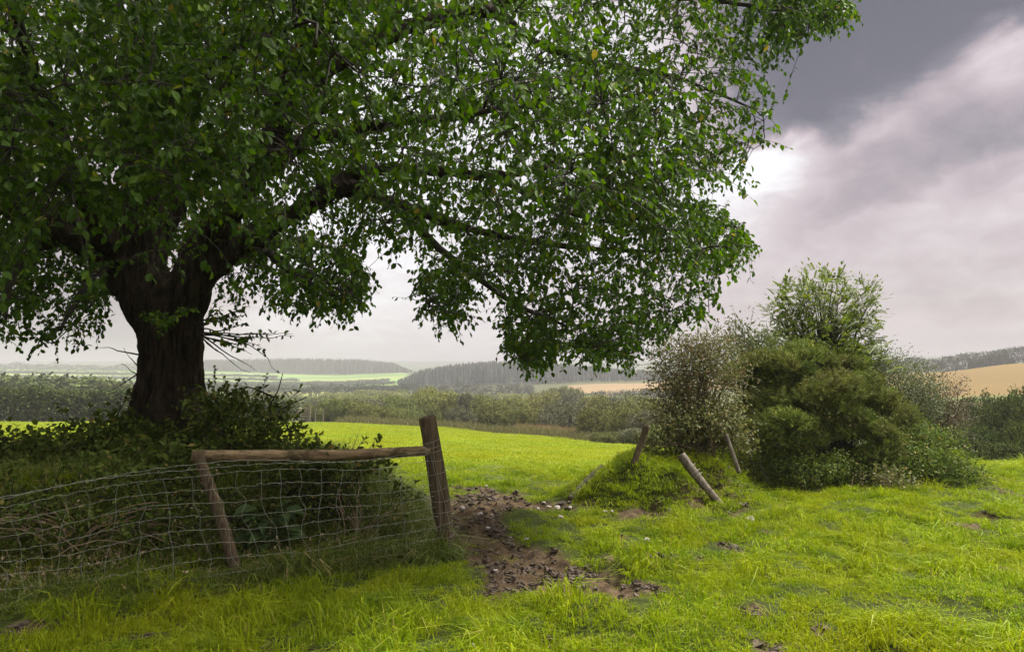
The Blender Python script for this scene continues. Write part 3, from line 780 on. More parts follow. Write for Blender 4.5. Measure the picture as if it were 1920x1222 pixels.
FORK = [(215, 575), (165, 480), (60, 420), (120, 380), (225, 440), (235, 360), (345, 360), (350, 380), (440, 330), (500, 230), (570, 230), (560, 330), (680, 310), (680, 370), (560, 430), (400, 560)]
def twigs(cent, n, sig, check, leafscale, g_leaf, tpl, nl=12):
    c = cent[rng.integers(0, len(cent), n)]
    tip = c + rng.normal(0, 1, (n, 3)) * np.array([sig, sig, sig * .75])
    if check:
        px, py = proj(tip)
        ok = in_poly(px, py, POLY)
        for w in WISP: ok |= in_poly(px, py, w)
        ok &= (tip[:, 1] > 4.0)
        ok &= ~(in_poly(px, py, FORK) & (tip[:, 1] < 7.9) & (rng.random(len(tip)) < .74))
        ok |= (px < -300) | (py < -150)
        tip = tip[ok]
    else:
        px, py = proj(tip)
        tip = tip[~((px > -170) & (px < 2150) & (py > -110) & (tip[:, 1] > .3))]
    n = len(tip)
    near = np.empty(n, int)
    for k in range(0, n, 500):
        q = tip[k:k + 500]
        near[k:k + 500] = np.argmin(((q[:, None, :] - NODE[None, :, :3]) ** 2).sum(-1), 1)
    a = NODE[near, :3]; v = tip - a; L = np.linalg.norm(v, axis=1)
    far = L > .75
    a = np.where(far[:, None], tip - v / L[:, None] * .75, a); v = tip - a; L = np.linalg.norm(v, axis=1, keepdims=True)
    k = (L[:, 0] > .05) & ~far; a, v, L, tip = a[k], v[k], L[k], tip[k]; n = len(tip)
    out_d = nrm(v + rng.normal(0, .15, (n, 3)) * L)
    ctrl = a + out_d * L * .5 + np.array([0, 0, .10]) * L
    t = np.linspace(0, 1, 5)[None, :, None]
    p = (1 - t) ** 2 * a[:, None] + 2 * t * (1 - t) * ctrl[:, None] + t * t * tip[:, None]
    # a drooping shoot past the tip
    sh = nrm(v / L + np.array([0, 0, -.75]) + rng.normal(0, .45, (n, 3))) * rng.uniform(.08, .24, (n, 1))
    p = np.concatenate([p, (tip + sh * .5)[:, None], (tip + sh + np.array([0, 0, -.02]))[:, None]], 1)
    r = np.linspace(.0042, .0013, 7)[None].repeat(n, 0)
    tubes(gb, p, r, 3, cap=False)
    # leaves alternate along the outer part of the shoot
    ts = np.linspace(.35, 1, nl)[None, :] * np.ones((n, 1)) + rng.normal(0, .03, (n, nl))
    ts = np.clip(ts, 0, .9999) * 6; i0 = ts.astype(int); fr = (ts - i0)[..., None]
    ii = np.arange(n)[:, None]
    pos = p[ii, i0] * (1 - fr) + p[ii, i0 + 1] * fr
    tg = nrm(p[ii, i0 + 1] - p[ii, i0])
    side = nrm(np.cross(tg, np.array([0, 0, 1.])) + rng.normal(0, .25, tg.shape)) * np.where(np.arange(nl) % 2 == 0, 1, -1)[None, :, None]
    d = nrm(tg * .45 + side * .75 + np.array([0, 0, -.75]) + rng.normal(0, .38, tg.shape))
    nn = nrm(np.array([0, 0, .8]) + rng.normal(0, .75, tg.shape) + side * .2)
    sz = leafscale * rng.uniform(.036, .076, (n, nl))
    pos = pos.reshape(-1, 3); d = d.reshape(-1, 3); nn = nn.reshape(-1, 3); sz = sz.reshape(-1)
    rr = np.clip(rng.beta(2, 2.4, len(pos)) * .9 + .08 * rng.random(len(pos)), 0, .93)
    odd = rng.random(len(pos)); rr = np.where(odd > .985, rng.uniform(.94, 1, len(pos)), rr)
    kp = rng.random(len(pos)) < .93
    leaves(g_leaf, pos[kp], d[kp], nn[kp], sz[kp], tpl, rr[kp])
    return n

gl = Geo()
NODE_f = NODE
nt1 = twigs(A1, 13800, .38, True, 1.0, gl, 'hi', 12)
nt1w = twigs(A1w, 520, .24, True, .85, gl, 'hi', 12)
nt1b = twigs(A1[proj(A1)[0] < 640], 3300, .4, True, 1.05, gl, 'hi', 12)
nt2 = twigs(np.concatenate([A1off, A1top]), 4600, .55, False, 1.7, gl, 'lo', 11)
nt3 = twigs(A1shade, 3300, .5, False, 1.8, gl, 'lo', 11)
print('twigs', nt1, nt2)
# epicormic shoots on the trunk
gs = Geo(); gsl = Geo()
def sprout(a, b, wob=.05, nleaf=10, r0=.008, ls=.06, tpl='hi', gl_=None, gs_=None, frm=.3):
    t = np.linspace(0, 1, 9)[:, None]
    p = a + (b - a) * t
    p[1:] += np.cumsum(rng.normal(0, wob * np.linalg.norm(b - a) / 3, (8, 3)), 0) * t[1:]
    tubes(gs_, p, np.linspace(r0, .0018, 9), 4, cap=False)
    if nleaf:
        tt = rng.uniform(frm, 1, nleaf) * 7.99; i0 = tt.astype(int); f = (tt - i0)[:, None]
        pos = p[i0] * (1 - f) + p[i0 + 1] * f
        leaves(gl_, pos, nrm(rng.normal(0, 1, (nleaf, 3)) + (b - a) * .5 + np.array([0, 0, -.5])), nrm(rng.normal(0, .6, (nleaf, 3)) + np.array([0, -.3, 1])), rng.uniform(.6, 1.25, nleaf) * ls, tpl)
    return p
for (ax, ay, bx, by, dy, nl_) in [(375, 622, 530, 640, -.2, 14), (375, 622, 565, 675, -.3, 4), (380, 628, 500, 610, .3, 16), (378, 630, 480, 660, -.3, 10), (372, 610, 470, 580, 0, 18), (378, 632, 440, 700, -.2, 0), (380, 630, 480, 695, .1, 0),
                            (375, 620, 430, 560, -.3, 16), (380, 600, 450, 590, .4, 18), (376, 628, 545, 630, .2, 3), (378, 630, 405, 670, -.3, 0), (370, 615, 420, 600, -.5, 14),
                            (320, 595, 280, 575, -.5, 16), (325, 600, 300, 625, -.5, 14), (330, 590, 350, 560, -.5, 12), (330, 600, 310, 590, -.6, 14), (322, 610, 290, 600, -.6, 12),
                            (262, 665, 180, 650, -.2, 0), (262, 690, 225, 660, -.3, 0), (262, 700, 205, 735, -.3, 0), (262, 705, 235, 690, -.3, 0), (355, 420, 410, 400, -.5, 12), (300, 415, 260, 400, -.5, 12), (380, 400, 470, 380, -.6, 16), (420, 420, 480, 440, -.6, 12)]:
    a = P(ax, ay, TY - .25); b = P(bx, by, TY - .25 + dy)
    for q in range(2 if nl_ > 8 else 1):
        sprout(a, b + rng.normal(0, .06, 3) * (q > 0), .09, int(nl_ * 1.4), .009, .06, 'hi', gl, gs)
gb.add(np.concatenate(gs.v), gs.f and [np.concatenate([f for f in gs.f if f.shape[1] == 4])])
gb.build('branches', M_twig, tree, smooth=True)
gl.build('crown', M_leaf, tree)

# ------------------------------------------------------------------ fence: gatepost, rail, brace, netting
pb = np.array([*[float(c) for c in gpt(842, 1040)], 0]); pb[2] = gz(pb[0], pb[1])
fence = thing('fence', pb, 'old stock fence with gatepost, wooden rail and sagging wire netting below the tree', 'fence')
def post_geo(a, b, r0, r1, seed, k=22, ex=.004, taper_top=True, flat=0.):
    a = np.asarray(a, float); b = np.asarray(b, float)
    L = np.linalg.norm(b - a); n = max(8, int(L / .03))
    t = np.linspace(0, 1, n)
    pts = a + (b - a) * t[:, None]
    r_ = np.random.default_rng(seed)
    q = nrm(np.cross(b - a, r_.normal(size=3)))
    pts += q * (.018 * L * np.sin(t * math.pi))[:, None]
    rad = r0 + (r1 - r0) * t
    g = Geo(); tubes(g, pts, rad, k, cap=False)
    V = g.v[0].reshape(n, k, 3)
    c = pts[:, None, :]; d = V - c
    aa = np.arange(k) / k
    noise = np.stack([fbm(np.cos(aa * 6.283) * 1.6 + seed, np.sin(aa * 6.283) * 1.6 + ti * L * 1.2, 3, seed) - .5 for ti in t])
    groove = np.stack([fbm(aa * 16 + seed, np.full(k, ti * L * 1.5), 2, seed + 3) - .5 for ti in t])
    V = c + d * (1 + .28 * noise + .16 * groove)[..., None]
    ax = nrm(b - a)
    # worn top: rounded edge then a split end face
    e1 = V[-1] + ax * .004; top = c[-1, 0] + ax * r1 * .12
    ring = c[-1] + (V[-1] - c[-1]) * .96 + ax * (r1 * (.05 + .10 * (r_.random((k, 1)) - .5)))
    ringb = c[-1] + (V[-1] - c[-1]) * .4 + ax * (r1 * (.11 + .10 * (r_.random((k, 1)) - .5)))
    bot = c[0] + (V[0] - c[0]) * .8 - ax * r0 * .1
    allv = np.concatenate([bot[None], V, ring[None], ringb[None]])
    m_ = len(allv); i = np.arange(m_ * k).reshape(m_, k); j = np.roll(i, -1, 1)
    vv = np.concatenate([allv.reshape(-1, 3), [top], [c[0, 0] - ax * r0 * .1]])
    g2 = Geo(); T_ = m_ * k
    g2.add(vv, [np.stack([i[:-1], j[:-1], j[1:], i[1:]], -1).reshape(-1, 4), np.stack([i[-1], j[-1], np.full(k, T_)], -1), np.stack([j[0], i[0], np.full(k, T_ + 1)], -1)])
    return g2
ptop = P(801, 782, 6.74)
post_geo(pb - np.array([0, 0, .25]) - (ptop - pb) * .05, ptop, .088, .072, 3).build('post', M_post, fence, smooth=True)
ra, rb = P(362, 854, 6.42), P(812, 844, 6.74)
post_geo(ra, rb, .052, .044, 8).build('rail', M_rail, fence, smooth=True)
st_ = P(371, 853, 6.36); sb_ = P(441, 1066, 6.12); sb_ = sb_ + (sb_ - st_) * .06
post_geo(sb_, st_, .047, .042, 14).build('brace_post', M_post, fence, smooth=True)
# netting: strands follow a ground line from the gatepost to beyond the left edge
fx = np.array([-.56, -.9, -1.3, -1.75, -2.2, -2.62, -3.1, -3.6, -4.3, -5.2, -6.5])
top_py = np.interp(fx, [-6.5, -3.55, -2.65, -.56], [960, 918, 872, 852]); 
def strand(h):  # h 0 bottom .. 1 top : points
    xs_ = np.linspace(-.60 - .13 * h, -6.4, 150)
    ys_ = fence_y(xs_) - .04
    ztop = np.interp(xs_, [-6.4, -5, -3.5, -2.62, -2.2, -.56], [.62, .70, .76, .86, .88, .90])
    zbot = np.interp(xs_, [-6.4, -5, -3.5, -2.3, -1.4, -.56], [.02, .02, .02, .04, .12, .20])
    sag = .035 * np.sin((xs_ + .56) * 2.6) + .02 * np.sin(xs_ * 5.1 + h * 5)
    bel = .06 * np.sin(xs_ * 1.7 + 1) * np.sin(h * math.pi)
    return np.stack([xs_, ys_ + bel - .02, zbot + (ztop - zbot) * h + sag * (1 - abs(h - .5))], -1)
hs = [0, .14, .28, .41, .54, .67, .8, .93]
gn = Geo()
SG = [strand(h) for h in hs]
for s_ in SG:
    s2 = s_ + np.stack([0 * s_[:, 0], .006 * rng.normal(size=len(s_)), .004 * rng.normal(size=len(s_))], -1)
    tubes(gn, s2, np.full(len(s2), .0015), 4, cap=False)
nvert = 38
for k_ in range(nvert):
    u0 = (k_ + .5) / nvert * 149; lean_ = 3.2 * math.sin(k_ * .55) + rng.normal(0, .8)
    pts = []
    for j, s_ in enumerate(SG):
        u = np.clip(u0 + lean_ * (1 - hs[j]) + rng.normal(0, .35), 0, 148.9); i = int(u); f = u - i
        pts.append(s_[i] * (1 - f) + s_[i + 1] * f + np.array([0, rng.normal(0, .006), 0]))
    pts = resample(np.array(pts), .03)
    tubes(gn, pts[:, :3], np.full(len(pts), .0013), 4, cap=False)
gn.build('wire_netting', M_wire, fence, smooth=True)
gw = Geo()
top = strand(1.0)
for off, ph in ((.0, 0), (.022, 2)):
    t = np.arange(len(top))
    tw = top + np.stack([0 * t, .004 * np.sin(t * 1.7 + ph), off + .004 * np.cos(t * 1.7 + ph) + .012 * np.sin(t * .13 + ph)], -1)
    tubes(gw, tw, np.full(len(tw), .0018), 4, cap=False)
for k_ in range(0, 150, 5):
    for q in range(2):
        c = top[k_] + np.array([rng.normal(0, .004), 0, .01]); d = rdir(1)[0] * .016
        tubes(gw, np.array([c - d, c, c + d]), np.array([.0012, .0018, .0012]), 4, cap=False)
gw.build('barbed_wire', M_wire, fence, smooth=True)
# ties wound round the post
ax = nrm(ptop - pb); e1 = nrm(np.cross(ax, [0, 1, 0])); e2 = np.cross(ax, e1)
gtie = Geo()
for h in [.985 - .15, .80, .77, .70, .60, .50, .42, .33, .25, .17]:
    c = pb + (ptop - pb) * h; an = np.linspace(0, 6.5, 30)
    tubes(gtie, c + .086 * (np.cos(an)[:, None] * e1 + np.sin(an)[:, None] * e2) + ax * (.012 * np.sin(an + h * 20))[:, None] , np.full(30, .0016), 4, cap=False)
for q in range(3):
    an = np.linspace(0, 1, 20); pth = pb + (ptop - pb) * (.15 + .68 * an)[:, None] + e1 * (.06 - .05 * q) - np.array([0, .088, 0]) + e1 * (.02 * np.sin(an * 5 + q * 2))[:, None]
    tubes(gtie, pth, np.full(20, .0012), 4, cap=False)
gtie.build('wire_tie', M_wire, fence, smooth=True)

# ------------------------------------------------------------------ posts on the mound
def loose_post(name, a, b, r0, r1, seed, label, cat, mat=M_grey, wires=False):
    a = np.asarray(a, float); b = np.asarray(b, float)
    t = thing(name, (a[0], a[1], a[2]), label, cat, 'broken posts round the mound')
    post_geo(a, b, r0, r1, seed).build('shaft', mat, t, smooth=True)
    if wires:
        ax = nrm(b - a); e1 = nrm(np.cross(ax, [0, 1, 0])); e2 = np.cross(ax, e1); gw = Geo()
        for h in (.62, .68, .78):
            an = np.linspace(0, 6.4, 24); c = a + (b - a) * h
            tubes(gw, c + (r1 * 1.28) * (np.cos(an)[:, None] * e1 + np.sin(an)[:, None] * e2), np.full(24, .002), 4, cap=False)
        gw.build('wire_loop', M_wire, t, smooth=True)
    return t
a = P(1360, 934, 9.0); a[2] = gz(a[0], a[1]) + .0
loose_post('leaning_post', a - np.array([.0, 0, .04]), P(1277, 853, 9.25), .042, .055, 31, 'weathered grey post toppled at a steep slant on the right of the mound', 'post', M_grey, True)
a = P(1188, 870, 9.45); loose_post('leaning_post', a, P(1213, 798, 9.5), .038, .040, 37, 'short dark post leaning on top of the mound left of the bush', 'post', M_post)
a = P(1386, 886, 9.55); loose_post('leaning_post', a, P(1361, 814, 9.65), .026, .024, 41, 'slim grey stake leaning beside the russet bush', 'post', M_grey)
a = P(1068, 908, 9.5); a[2] = gz(a[0], a[1]) + .09; b = P(1130, 886, 9.9); b[2] = gz(b[0], b[1]) + .20
loose_post('fallen_log', a, b, .035, .05, 43, 'fallen grey log lying in the grass left of the mound', 'log', M_grey)
a = P(1325, 900, 10.0); a[2] = gz(a[0], a[1]) + .04; b = P(1376, 902, 10.0); b[2] = gz(b[0], b[1]) + .05
loose_post('fallen_log', a, b, .035, .03, 47, 'short bleached log lying behind the toppled post', 'log', M_grey)
# ------------------------------------------------------------------ shrubs
def lobes_px(lst, zs=1.0):
    """(px,py,Y,rx px,ry px,depth radius m)"""
    out = []
    for px, py, Y, rx, ry, dr in lst:
        out.append((P(px, py, Y), np.array([rx / F * Y, dr, ry / F * Y])))
    return out

def cloud(g, lobes, ncl, per, clr, size, tpl='lo', shell=.35, wide=1., up=.25, droop=.3, vol=None, nz=.3, ground=True):
    vols = np.array([np.prod(r) ** (2 / 3) for _, r in lobes]); vols /= vols.sum()
    li = rng.choice(len(lobes), ncl, p=vols)
    C = np.array([c for c, _ in lobes])[li]; R = np.array([r for _, r in lobes])[li]
    d = rdir(ncl)
    rad = 1 - shell * rng.random(ncl) ** 1.6
    bump = 1 + nz * (fbm(d[:, 0] * 2.5 + li * 3.7, d[:, 1] * 2.5 + d[:, 2] * 2, 3, 151) - .5) * 2
    cc = C + d * R * (rad * bump)[:, None]
    of = rng.normal(0, 1, (ncl, per, 3))
    pos = (cc[:, None] + of * clr).reshape(-1, 3)
    dd = nrm(np.repeat(d, per, 0) + .75 * of.reshape(-1, 3) / 1.7)
    if ground:
        k = pos[:, 2] > ground_z(pos[:, 0], pos[:, 1], False) - .02
        pos, dd = pos[k], dd[k]
    n = len(pos)
    leaves(g, pos, nrm(dd * .6 + rng.normal(0, .7, (n, 3)) + np.array([0, 0, up - droop])), nrm(np.array([0, 0, .35]) + dd * 1.35 + rng.normal(0, .30, (n, 3))), size * rng.uniform(.65, 1.3, n), tpl, np.clip(rng.beta(2, 2, n) + .1 * rng.normal(size=n), 0, 1), wide)
    return cc, d

def shoots(gs_, gl_, orig, dirs, L, nl, ls, tpl='lo', r0=.004, droop=.2, n=5, wide=1.):
    T = len(orig)
    t = np.linspace(0, 1, n)[None, :, None]
    Lr = (L * rng.uniform(.5, 1.3, T))[:, None, None]
    p = orig[:, None] + dirs[:, None] * t * Lr + np.array([0, 0, -1.])[None, None] * (t ** 2) * droop * Lr + np.cumsum(rng.normal(0, .04, (T, n, 3)) * Lr, 1) * (t > 0)
    tubes(gl_, p, np.broadcast_to(np.linspace(r0, r0 * .35, n), (T, n)), 3, cap=False, mi=1); gl_.mats = gl_.mats or [M_twig]
    if nl:
        ts = rng.uniform(.15, 1, (T, nl)) * (n - 1.001); i0 = ts.astype(int); f = (ts - i0)[..., None]; ii = np.arange(T)[:, None]
        pos = (p[ii, i0] * (1 - f) + p[ii, i0 + 1] * f).reshape(-1, 3)
        m_ = len(pos); dd = np.repeat(dirs, nl, 0)
        leaves(gl_, pos, nrm(dd * .5 + rng.normal(0, .7, (m_, 3)) + np.array([0, 0, -.15])), nrm(np.array([0, 0, 1.]) + rng.normal(0, .6, (m_, 3))), ls * rng.uniform(.6, 1.3, m_), tpl, None, wide)
    return p

def stems(gs_, base, targets, r0=.02, r1=.004, wob=.08, n=9):
    T = len(targets); t = np.linspace(0, 1, n)[None, :, None]
    b = base + rng.normal(0, .06, (T, 3)) * np.array([1, 1, 0])
    ctrl = b + (targets - b) * .4 + np.array([0, 0, .3]) * np.linalg.norm(targets - b, axis=1, keepdims=True)
    p = (1 - t) ** 2 * b[:, None] + 2 * t * (1 - t) * ctrl[:, None] + t * t * targets[:, None]
    p[:, 1:] += np.cumsum(rng.normal(0, wob / n, (T, n - 1, 3)), 1)
    tubes(gs_, p, np.broadcast_to(np.linspace(r0, r1, n), (T, n)), 5, cap=False)

def shrub(name, base, label, cat, mat, lob, ncl, per, clr, size, tpl='lo', nshoot=60, shl=.35, shn=8, group=None, stem_mat=M_twig, nstem=12, wide=1., shell=.4, sr=.018, droop=.3, nz=.3, extra=None):
    base = np.asarray(base, float)
    t = thing(name, base, label, cat, group)
    gl_, gs_ = Geo(), Geo()
    cc, d = cloud(gl_, lob, ncl, per, clr, size, tpl, shell, wide, droop=droop, nz=nz)
    if nshoot:
        i = rng.integers(0, len(cc), nshoot)
        shoots(gs_, gl_, cc[i], nrm(d[i] + np.array([0, 0, .35]) + rng.normal(0, .3, (nshoot, 3))), shl, shn, size, tpl, wide=wide)
    if nstem:
        i = rng.integers(0, len(cc), nstem)
        stems(gs_, base, cc[i], sr)
    if extra: extra(gl_, gs_)
    gl_.build('foliage', mat, t)
    if gs_.n: gs_.build('stems', stem_mat, t, smooth=True)
    return t

def onground(px, py, Y):
    p = P(px, py, Y); p[2] = gz(p[0], p[1]); return p

# brambles on the left bank
shrub('bramble', onground(90, 900, 7.4), 'dark bramble thicket on the bank at the left of the trunk', 'bramble', M_bramble,
      lobes_px([(30, 875, 7.3, 90, 50, .5), (150, 840, 7.4, 90, 45, .5), (220, 825, 7.5, 55, 45, .4), (-100, 860, 7.0, 120, 60, .6), (100, 850, 7.9, 120, 30, .4), (-250, 870, 6.7, 140, 60, .6), (60, 910, 6.9, 130, 40, .4), (200, 900, 6.9, 90, 40, .4)]), 760, 15, .07, .062, 'hi', 70, .38, 14, nstem=30, sr=.007)
shrub('bramble', onground(300, 900, 7.2), 'leafy bramble and ivy tangle in front of the foot of the trunk', 'bramble', M_bramble,
      lobes_px([(300, 850, 7.3, 90, 36, .35), (240, 840, 7.35, 60, 34, .3), (350, 875, 7.0, 50, 30, .3), (260, 910, 6.8, 90, 40, .3)]), 420, 14, .06, .062, 'hi', 30, .25, 10, nstem=18, sr=.006)
def _dead(gl_, gs_):
    for pth in ([(500, 800), (505, 760), (520, 735), (530, 700)], [(515, 745), (480, 730), (465, 725)], [(505, 770), (535, 790), (545, 830)], [(500, 790), (540, 760), (575, 745)]):
        q = np.array([P(a, b, 7.3) for a, b in pth]); q = resample(q, .05); tubes(gs_, q, np.linspace(.011, .004, len(q)), 5, cap=False)
shrub('bramble', onground(440, 860, 7.4), 'bushy bramble with bare dead twigs on the right of the trunk', 'bramble', M_bramble,
      lobes_px([(420, 790, 7.5, 48, 45, .35), (480, 790, 7.5, 55, 42, .35), (450, 820, 7.3, 75, 30, .35), (520, 815, 7.4, 28, 30, .25), (400, 760, 7.6, 22, 25, .2)]), 190, 11, .08, .050, 'hi', 120, .34, 12, nstem=30, sr=.008, extra=_dead)
shrub('bramble', onground(640, 900, 6.95), 'sparse bramble spray trailing under the wooden rail', 'bramble', M_bramble,
      lobes_px([(560, 875, 6.9, 60, 22, .2), (640, 870, 6.85, 60, 18, .15), (700, 868, 6.85, 45, 12, .1)]), 60, 9, .05, .055, 'hi', 34, .30, 9, nstem=16, sr=.005)
shrub('ivy', onground(330, 990, 6.35), 'small leaved ivy creeping over the bank face by the brace post', 'ivy', M_bramble,
      lobes_px([(330, 950, 6.6, 90, 75, .2), (430, 970, 6.6, 70, 65, .2), (240, 980, 6.4, 80, 65, .2), (120, 980, 6.3, 90, 60, .2), (0, 980, 6.2, 90, 60, .2), (560, 950, 6.8, 70, 60, .2)]), 560, 9, .08, .034, 'lo', 20, .2, 8, nstem=14, sr=.004)
shrub('sapling', onground(600, 960, 6.9), 'thin leafy hedge saplings behind the netting under the rail', 'sapling', M_bramble,
      lobes_px([(560, 900, 7.0, 70, 45, .2), (620, 910, 7.0, 50, 40, .2), (510, 910, 7.0, 50, 40, .2)]), 80, 8, .06, .045, 'hi', 30, .3, 8, nstem=26, sr=.006)
shrub('bramble', onground(140, 1010, 6.0), 'low bramble and fern tangle growing through the netting left of the brace', 'bramble', M_bramble,
      lobes_px([(40, 985, 6.0, 90, 45, .25), (150, 970, 6.1, 90, 50, .25), (260, 960, 6.3, 70, 45, .25), (-80, 1000, 5.8, 90, 45, .3), (330, 1010, 6.25, 50, 35, .15)]), 190, 9, .08, .046, 'hi', 130, .38, 11, nstem=40, sr=.005, stem_mat=M_dry)
shrub('bramble', onground(680, 960, 6.8), 'thin bramble sprays and grass at the netting beside the gatepost', 'bramble', M_bramble,
      lobes_px([(650, 930, 6.85, 50, 35, .15), (720, 950, 6.9, 40, 30, .12)]), 36, 8, .06, .044, 'hi', 46, .34, 9, nstem=20, sr=.004, stem_mat=M_dry)
# dock plant
base = onground(505, 1020, 6.55)
dk = thing('dock_plant', base, 'broad leaved dock plant with large pale green leaves behind the netting', 'plant')
gd = Geo(); gs_ = Geo()
n = 30; an = rng.random(n) * 6.283; hh = rng.uniform(.06, .36, n)
pos = base + np.stack([np.cos(an) * .13, np.sin(an) * .06, hh], -1)
dd = nrm(np.stack([np.cos(an), np.sin(an) * .6 - .25, rng.uniform(-.5, .35, n)], -1))
leaves(gd, pos, dd, nrm(np.array([0, -.5, 1.]) + rng.normal(0, .2, (n, 3))), rng.uniform(.12, .20, n), 'big', None, .95)
for i in range(n): tubes(gs_, np.array([base, base + (pos[i] - base) * .5 + np.array([0, 0, .04]), pos[i]]), np.array([.006, .005, .004]), 5, cap=False)
gd.build('leaves', M_dock, dk, smooth=True); gs_.build('stems', M_dock, dk, smooth=True)

# dry stems on the bank and through the fence
gy = Geo(); gy2 = Geo()
n = 1000
x = rng.uniform(-6, -.9, n); y = fence_y(x) + rng.uniform(.0, 1.1, n)
o3 = np.stack([x, y, ground_z(x, y) - .02], -1)
gy2.mats = [M_dry]
shoots(gy, gy2, o3, nrm(np.array([0, -.25, 1.]) + rng.normal(0, .55, (n, 3))), .36, 3, .03, 'lo', .0026, .5)
tag(gy2.build('undergrowth', M_dry), 'dry tangled stems on the bank face behind the netting', 'undergrowth', kind='stuff')

# right-hand thicket
def _haw(gl_, gs_):
    for k_ in range(60):
        a = onground(1310 + rng.normal(0, 35), 860, 10.3 + rng.normal(0, .15)); tubes(gs_, np.array([a, a + rng.normal(0, .12, 3) + np.array([0, 0, .22]), a + rng.normal(0, .25, 3) + np.array([0, 0, .5])]), np.array([.009, .007, .004]), 4, cap=False)
shrub('hawthorn_bush', onground(1310, 860, 10.5), 'upright russet and green hawthorn bush growing on the mound', 'bush', M_hawth,
      lobes_px([(1300, 690, 10.5, 80, 60, .5), (1270, 720, 10.4, 50, 60, .4), (1340, 700, 10.7, 60, 70, .5), (1300, 770, 10.4, 60, 50, .4), (1330, 650, 10.7, 55, 40, .4), (1250, 660, 10.5, 38, 34, .3)]),
      900, 13, .075, .036, 'lo', 260, .30, 12, nstem=50, sr=.016, shell=.7, extra=_haw)
shrub('bramble', onground(1320, 860, 10.1), 'yellowish bramble tangle wrapped round the base of the russet bush', 'bramble', M_tangle,
      lobes_px([(1310, 800, 10.1, 65, 42, .35), (1260, 810, 10.1, 40, 35, .3), (1360, 790, 10.2, 45, 50, .35), (1390, 830, 10.2, 30, 25, .2), (1215, 830, 10.0, 22, 22, .2)]), 330, 10, .07, .05, 'hi', 90, .26, 8, nstem=40, stem_mat=M_dry, sr=.008, shell=.7)
shrub('elder_shoots', onground(1410, 800, 12.0), 'dark upright leafy shoots between the russet bush and the ash', 'shrub', M_black,
      lobes_px([(1400, 640, 12.2, 45, 40, .4), (1430, 660, 12.4, 45, 45, .4), (1380, 680, 12, 40, 50, .4)]), 300, 11, .08, .05, 'lo', 70, .35, 10, nstem=24, shell=.8)

# gorse: lobed masses of spiny sprays
gor = thing('gorse_bush', onground(1540, 880, 11.8), 'broad rounded gorse bush with dense spiny green clumps and dark hollow base', 'bush')
gg, gst = Geo(), Geo()
GLS = ([(1440, 700, 11.9, 48, 34, .42), (1500, 690, 12.0, 62, 34, .5), (1560, 705, 11.9, 60, 34, .5), (1620, 740, 12.0, 52, 38, .5), (1470, 745, 11.5, 55, 36, .45), (1545, 750, 11.4, 62, 36, .5), (1610, 780, 11.5, 60, 40, .5),
               (1655, 800, 11.8, 40, 40, .45), (1425, 770, 11.3, 45, 40, .4), (1470, 800, 11.0, 52, 38, .42), (1580, 810, 11.2, 50, 30, .4), (1640, 840, 11.4, 50, 40, .4), (1430, 830, 11.0, 40, 38, .35), (1490, 850, 11.0, 40, 36, .35), (1405, 720, 11.6, 30, 34, .35), (1690, 840, 11.8, 40, 36, .4)])
GL = lobes_px([(a + rng.normal(0, 5), b + rng.normal(0, 4), Y + rng.normal(0, .22), rx * .86, ry * .84, dr * .9) for a, b, Y, rx, ry, dr in GLS])
GL += lobes_px([(1540, 790, 12.6, 110, 75, .3), (1470, 780, 12.3, 60, 75, .3), (1620, 800, 12.5, 60, 60, .3), (1530, 850, 12.3, 90, 30, .3)])
lump_c, lump_r = [], []
for (c, r) in GL:
    for q in range(7):
        dq = nrm(rng.normal(0, 1, 3) + np.array([0, -.8, .35]))
        lump_c.append(c + dq * r * rng.uniform(.6, 1.05)); lump_r.append(np.array([1.1, 1., .85]) * rng.uniform(.07, .25))
lump_c = np.array(lump_c); lump_r = np.array(lump_r); ncu = len(lump_c); psp = 105
d = rdir(ncu * psp); d[:, 2] = np.where(d[:, 2] < -.25, -d[:, 2], d[:, 2])
ci = np.repeat(np.arange(ncu), psp)
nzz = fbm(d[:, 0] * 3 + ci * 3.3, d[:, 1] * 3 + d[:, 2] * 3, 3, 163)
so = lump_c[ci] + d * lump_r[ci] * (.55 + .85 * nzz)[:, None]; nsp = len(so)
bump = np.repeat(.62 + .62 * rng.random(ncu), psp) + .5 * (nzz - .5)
sd_ = nrm(d * .6 + np.array([0, 0, .6]) + rng.normal(0, .25, (nsp, 3)))
per = 13
pp = (so[:, None] + sd_[:, None] * rng.uniform(-.03, .10, (nsp, per, 1)) + rng.normal(0, .012, (nsp, per, 3))).reshape(-1, 3)
dd = nrm(np.repeat(sd_, per, 0) + rng.normal(0, .55, (nsp * per, 3)))
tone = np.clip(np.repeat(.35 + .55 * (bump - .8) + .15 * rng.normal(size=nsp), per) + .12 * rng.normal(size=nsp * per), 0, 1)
leaves(gg, pp, dd, nrm(np.repeat(d, per, 0) * 1.3 + np.array([0, 0, .5]) + .45 * rng.normal(size=(nsp * per, 3))), rng.uniform(.035, .075, nsp * per), 'spike', tone, 2.3)
gi = rng.integers(0, nsp, 420)
gg.mats = [M_twig]
shoots(gst, gg, so[gi], nrm(d[gi] + np.array([0, 0, .7]) + rng.normal(0, .3, (420, 3))), .13, 26, .045, 'spike', .004, .05, 5, 2.2)
gb0 = onground(1545, 880, 11.9)
stems(gst, gb0, np.array([c for c, _ in GL]) + rng.normal(0, .1, (len(GL), 3)), .022, .010, .3, 12)
stems(gst, gb0 + np.array([-.3, -.1, 0]), np.array([c for c, _ in GL]) + rng.normal(0, .15, (len(GL), 3)), .016, .007, .3, 12)
gg.build('foliage', M_gorse, gor); gst.build('stems', M_twig, gor, smooth=True)

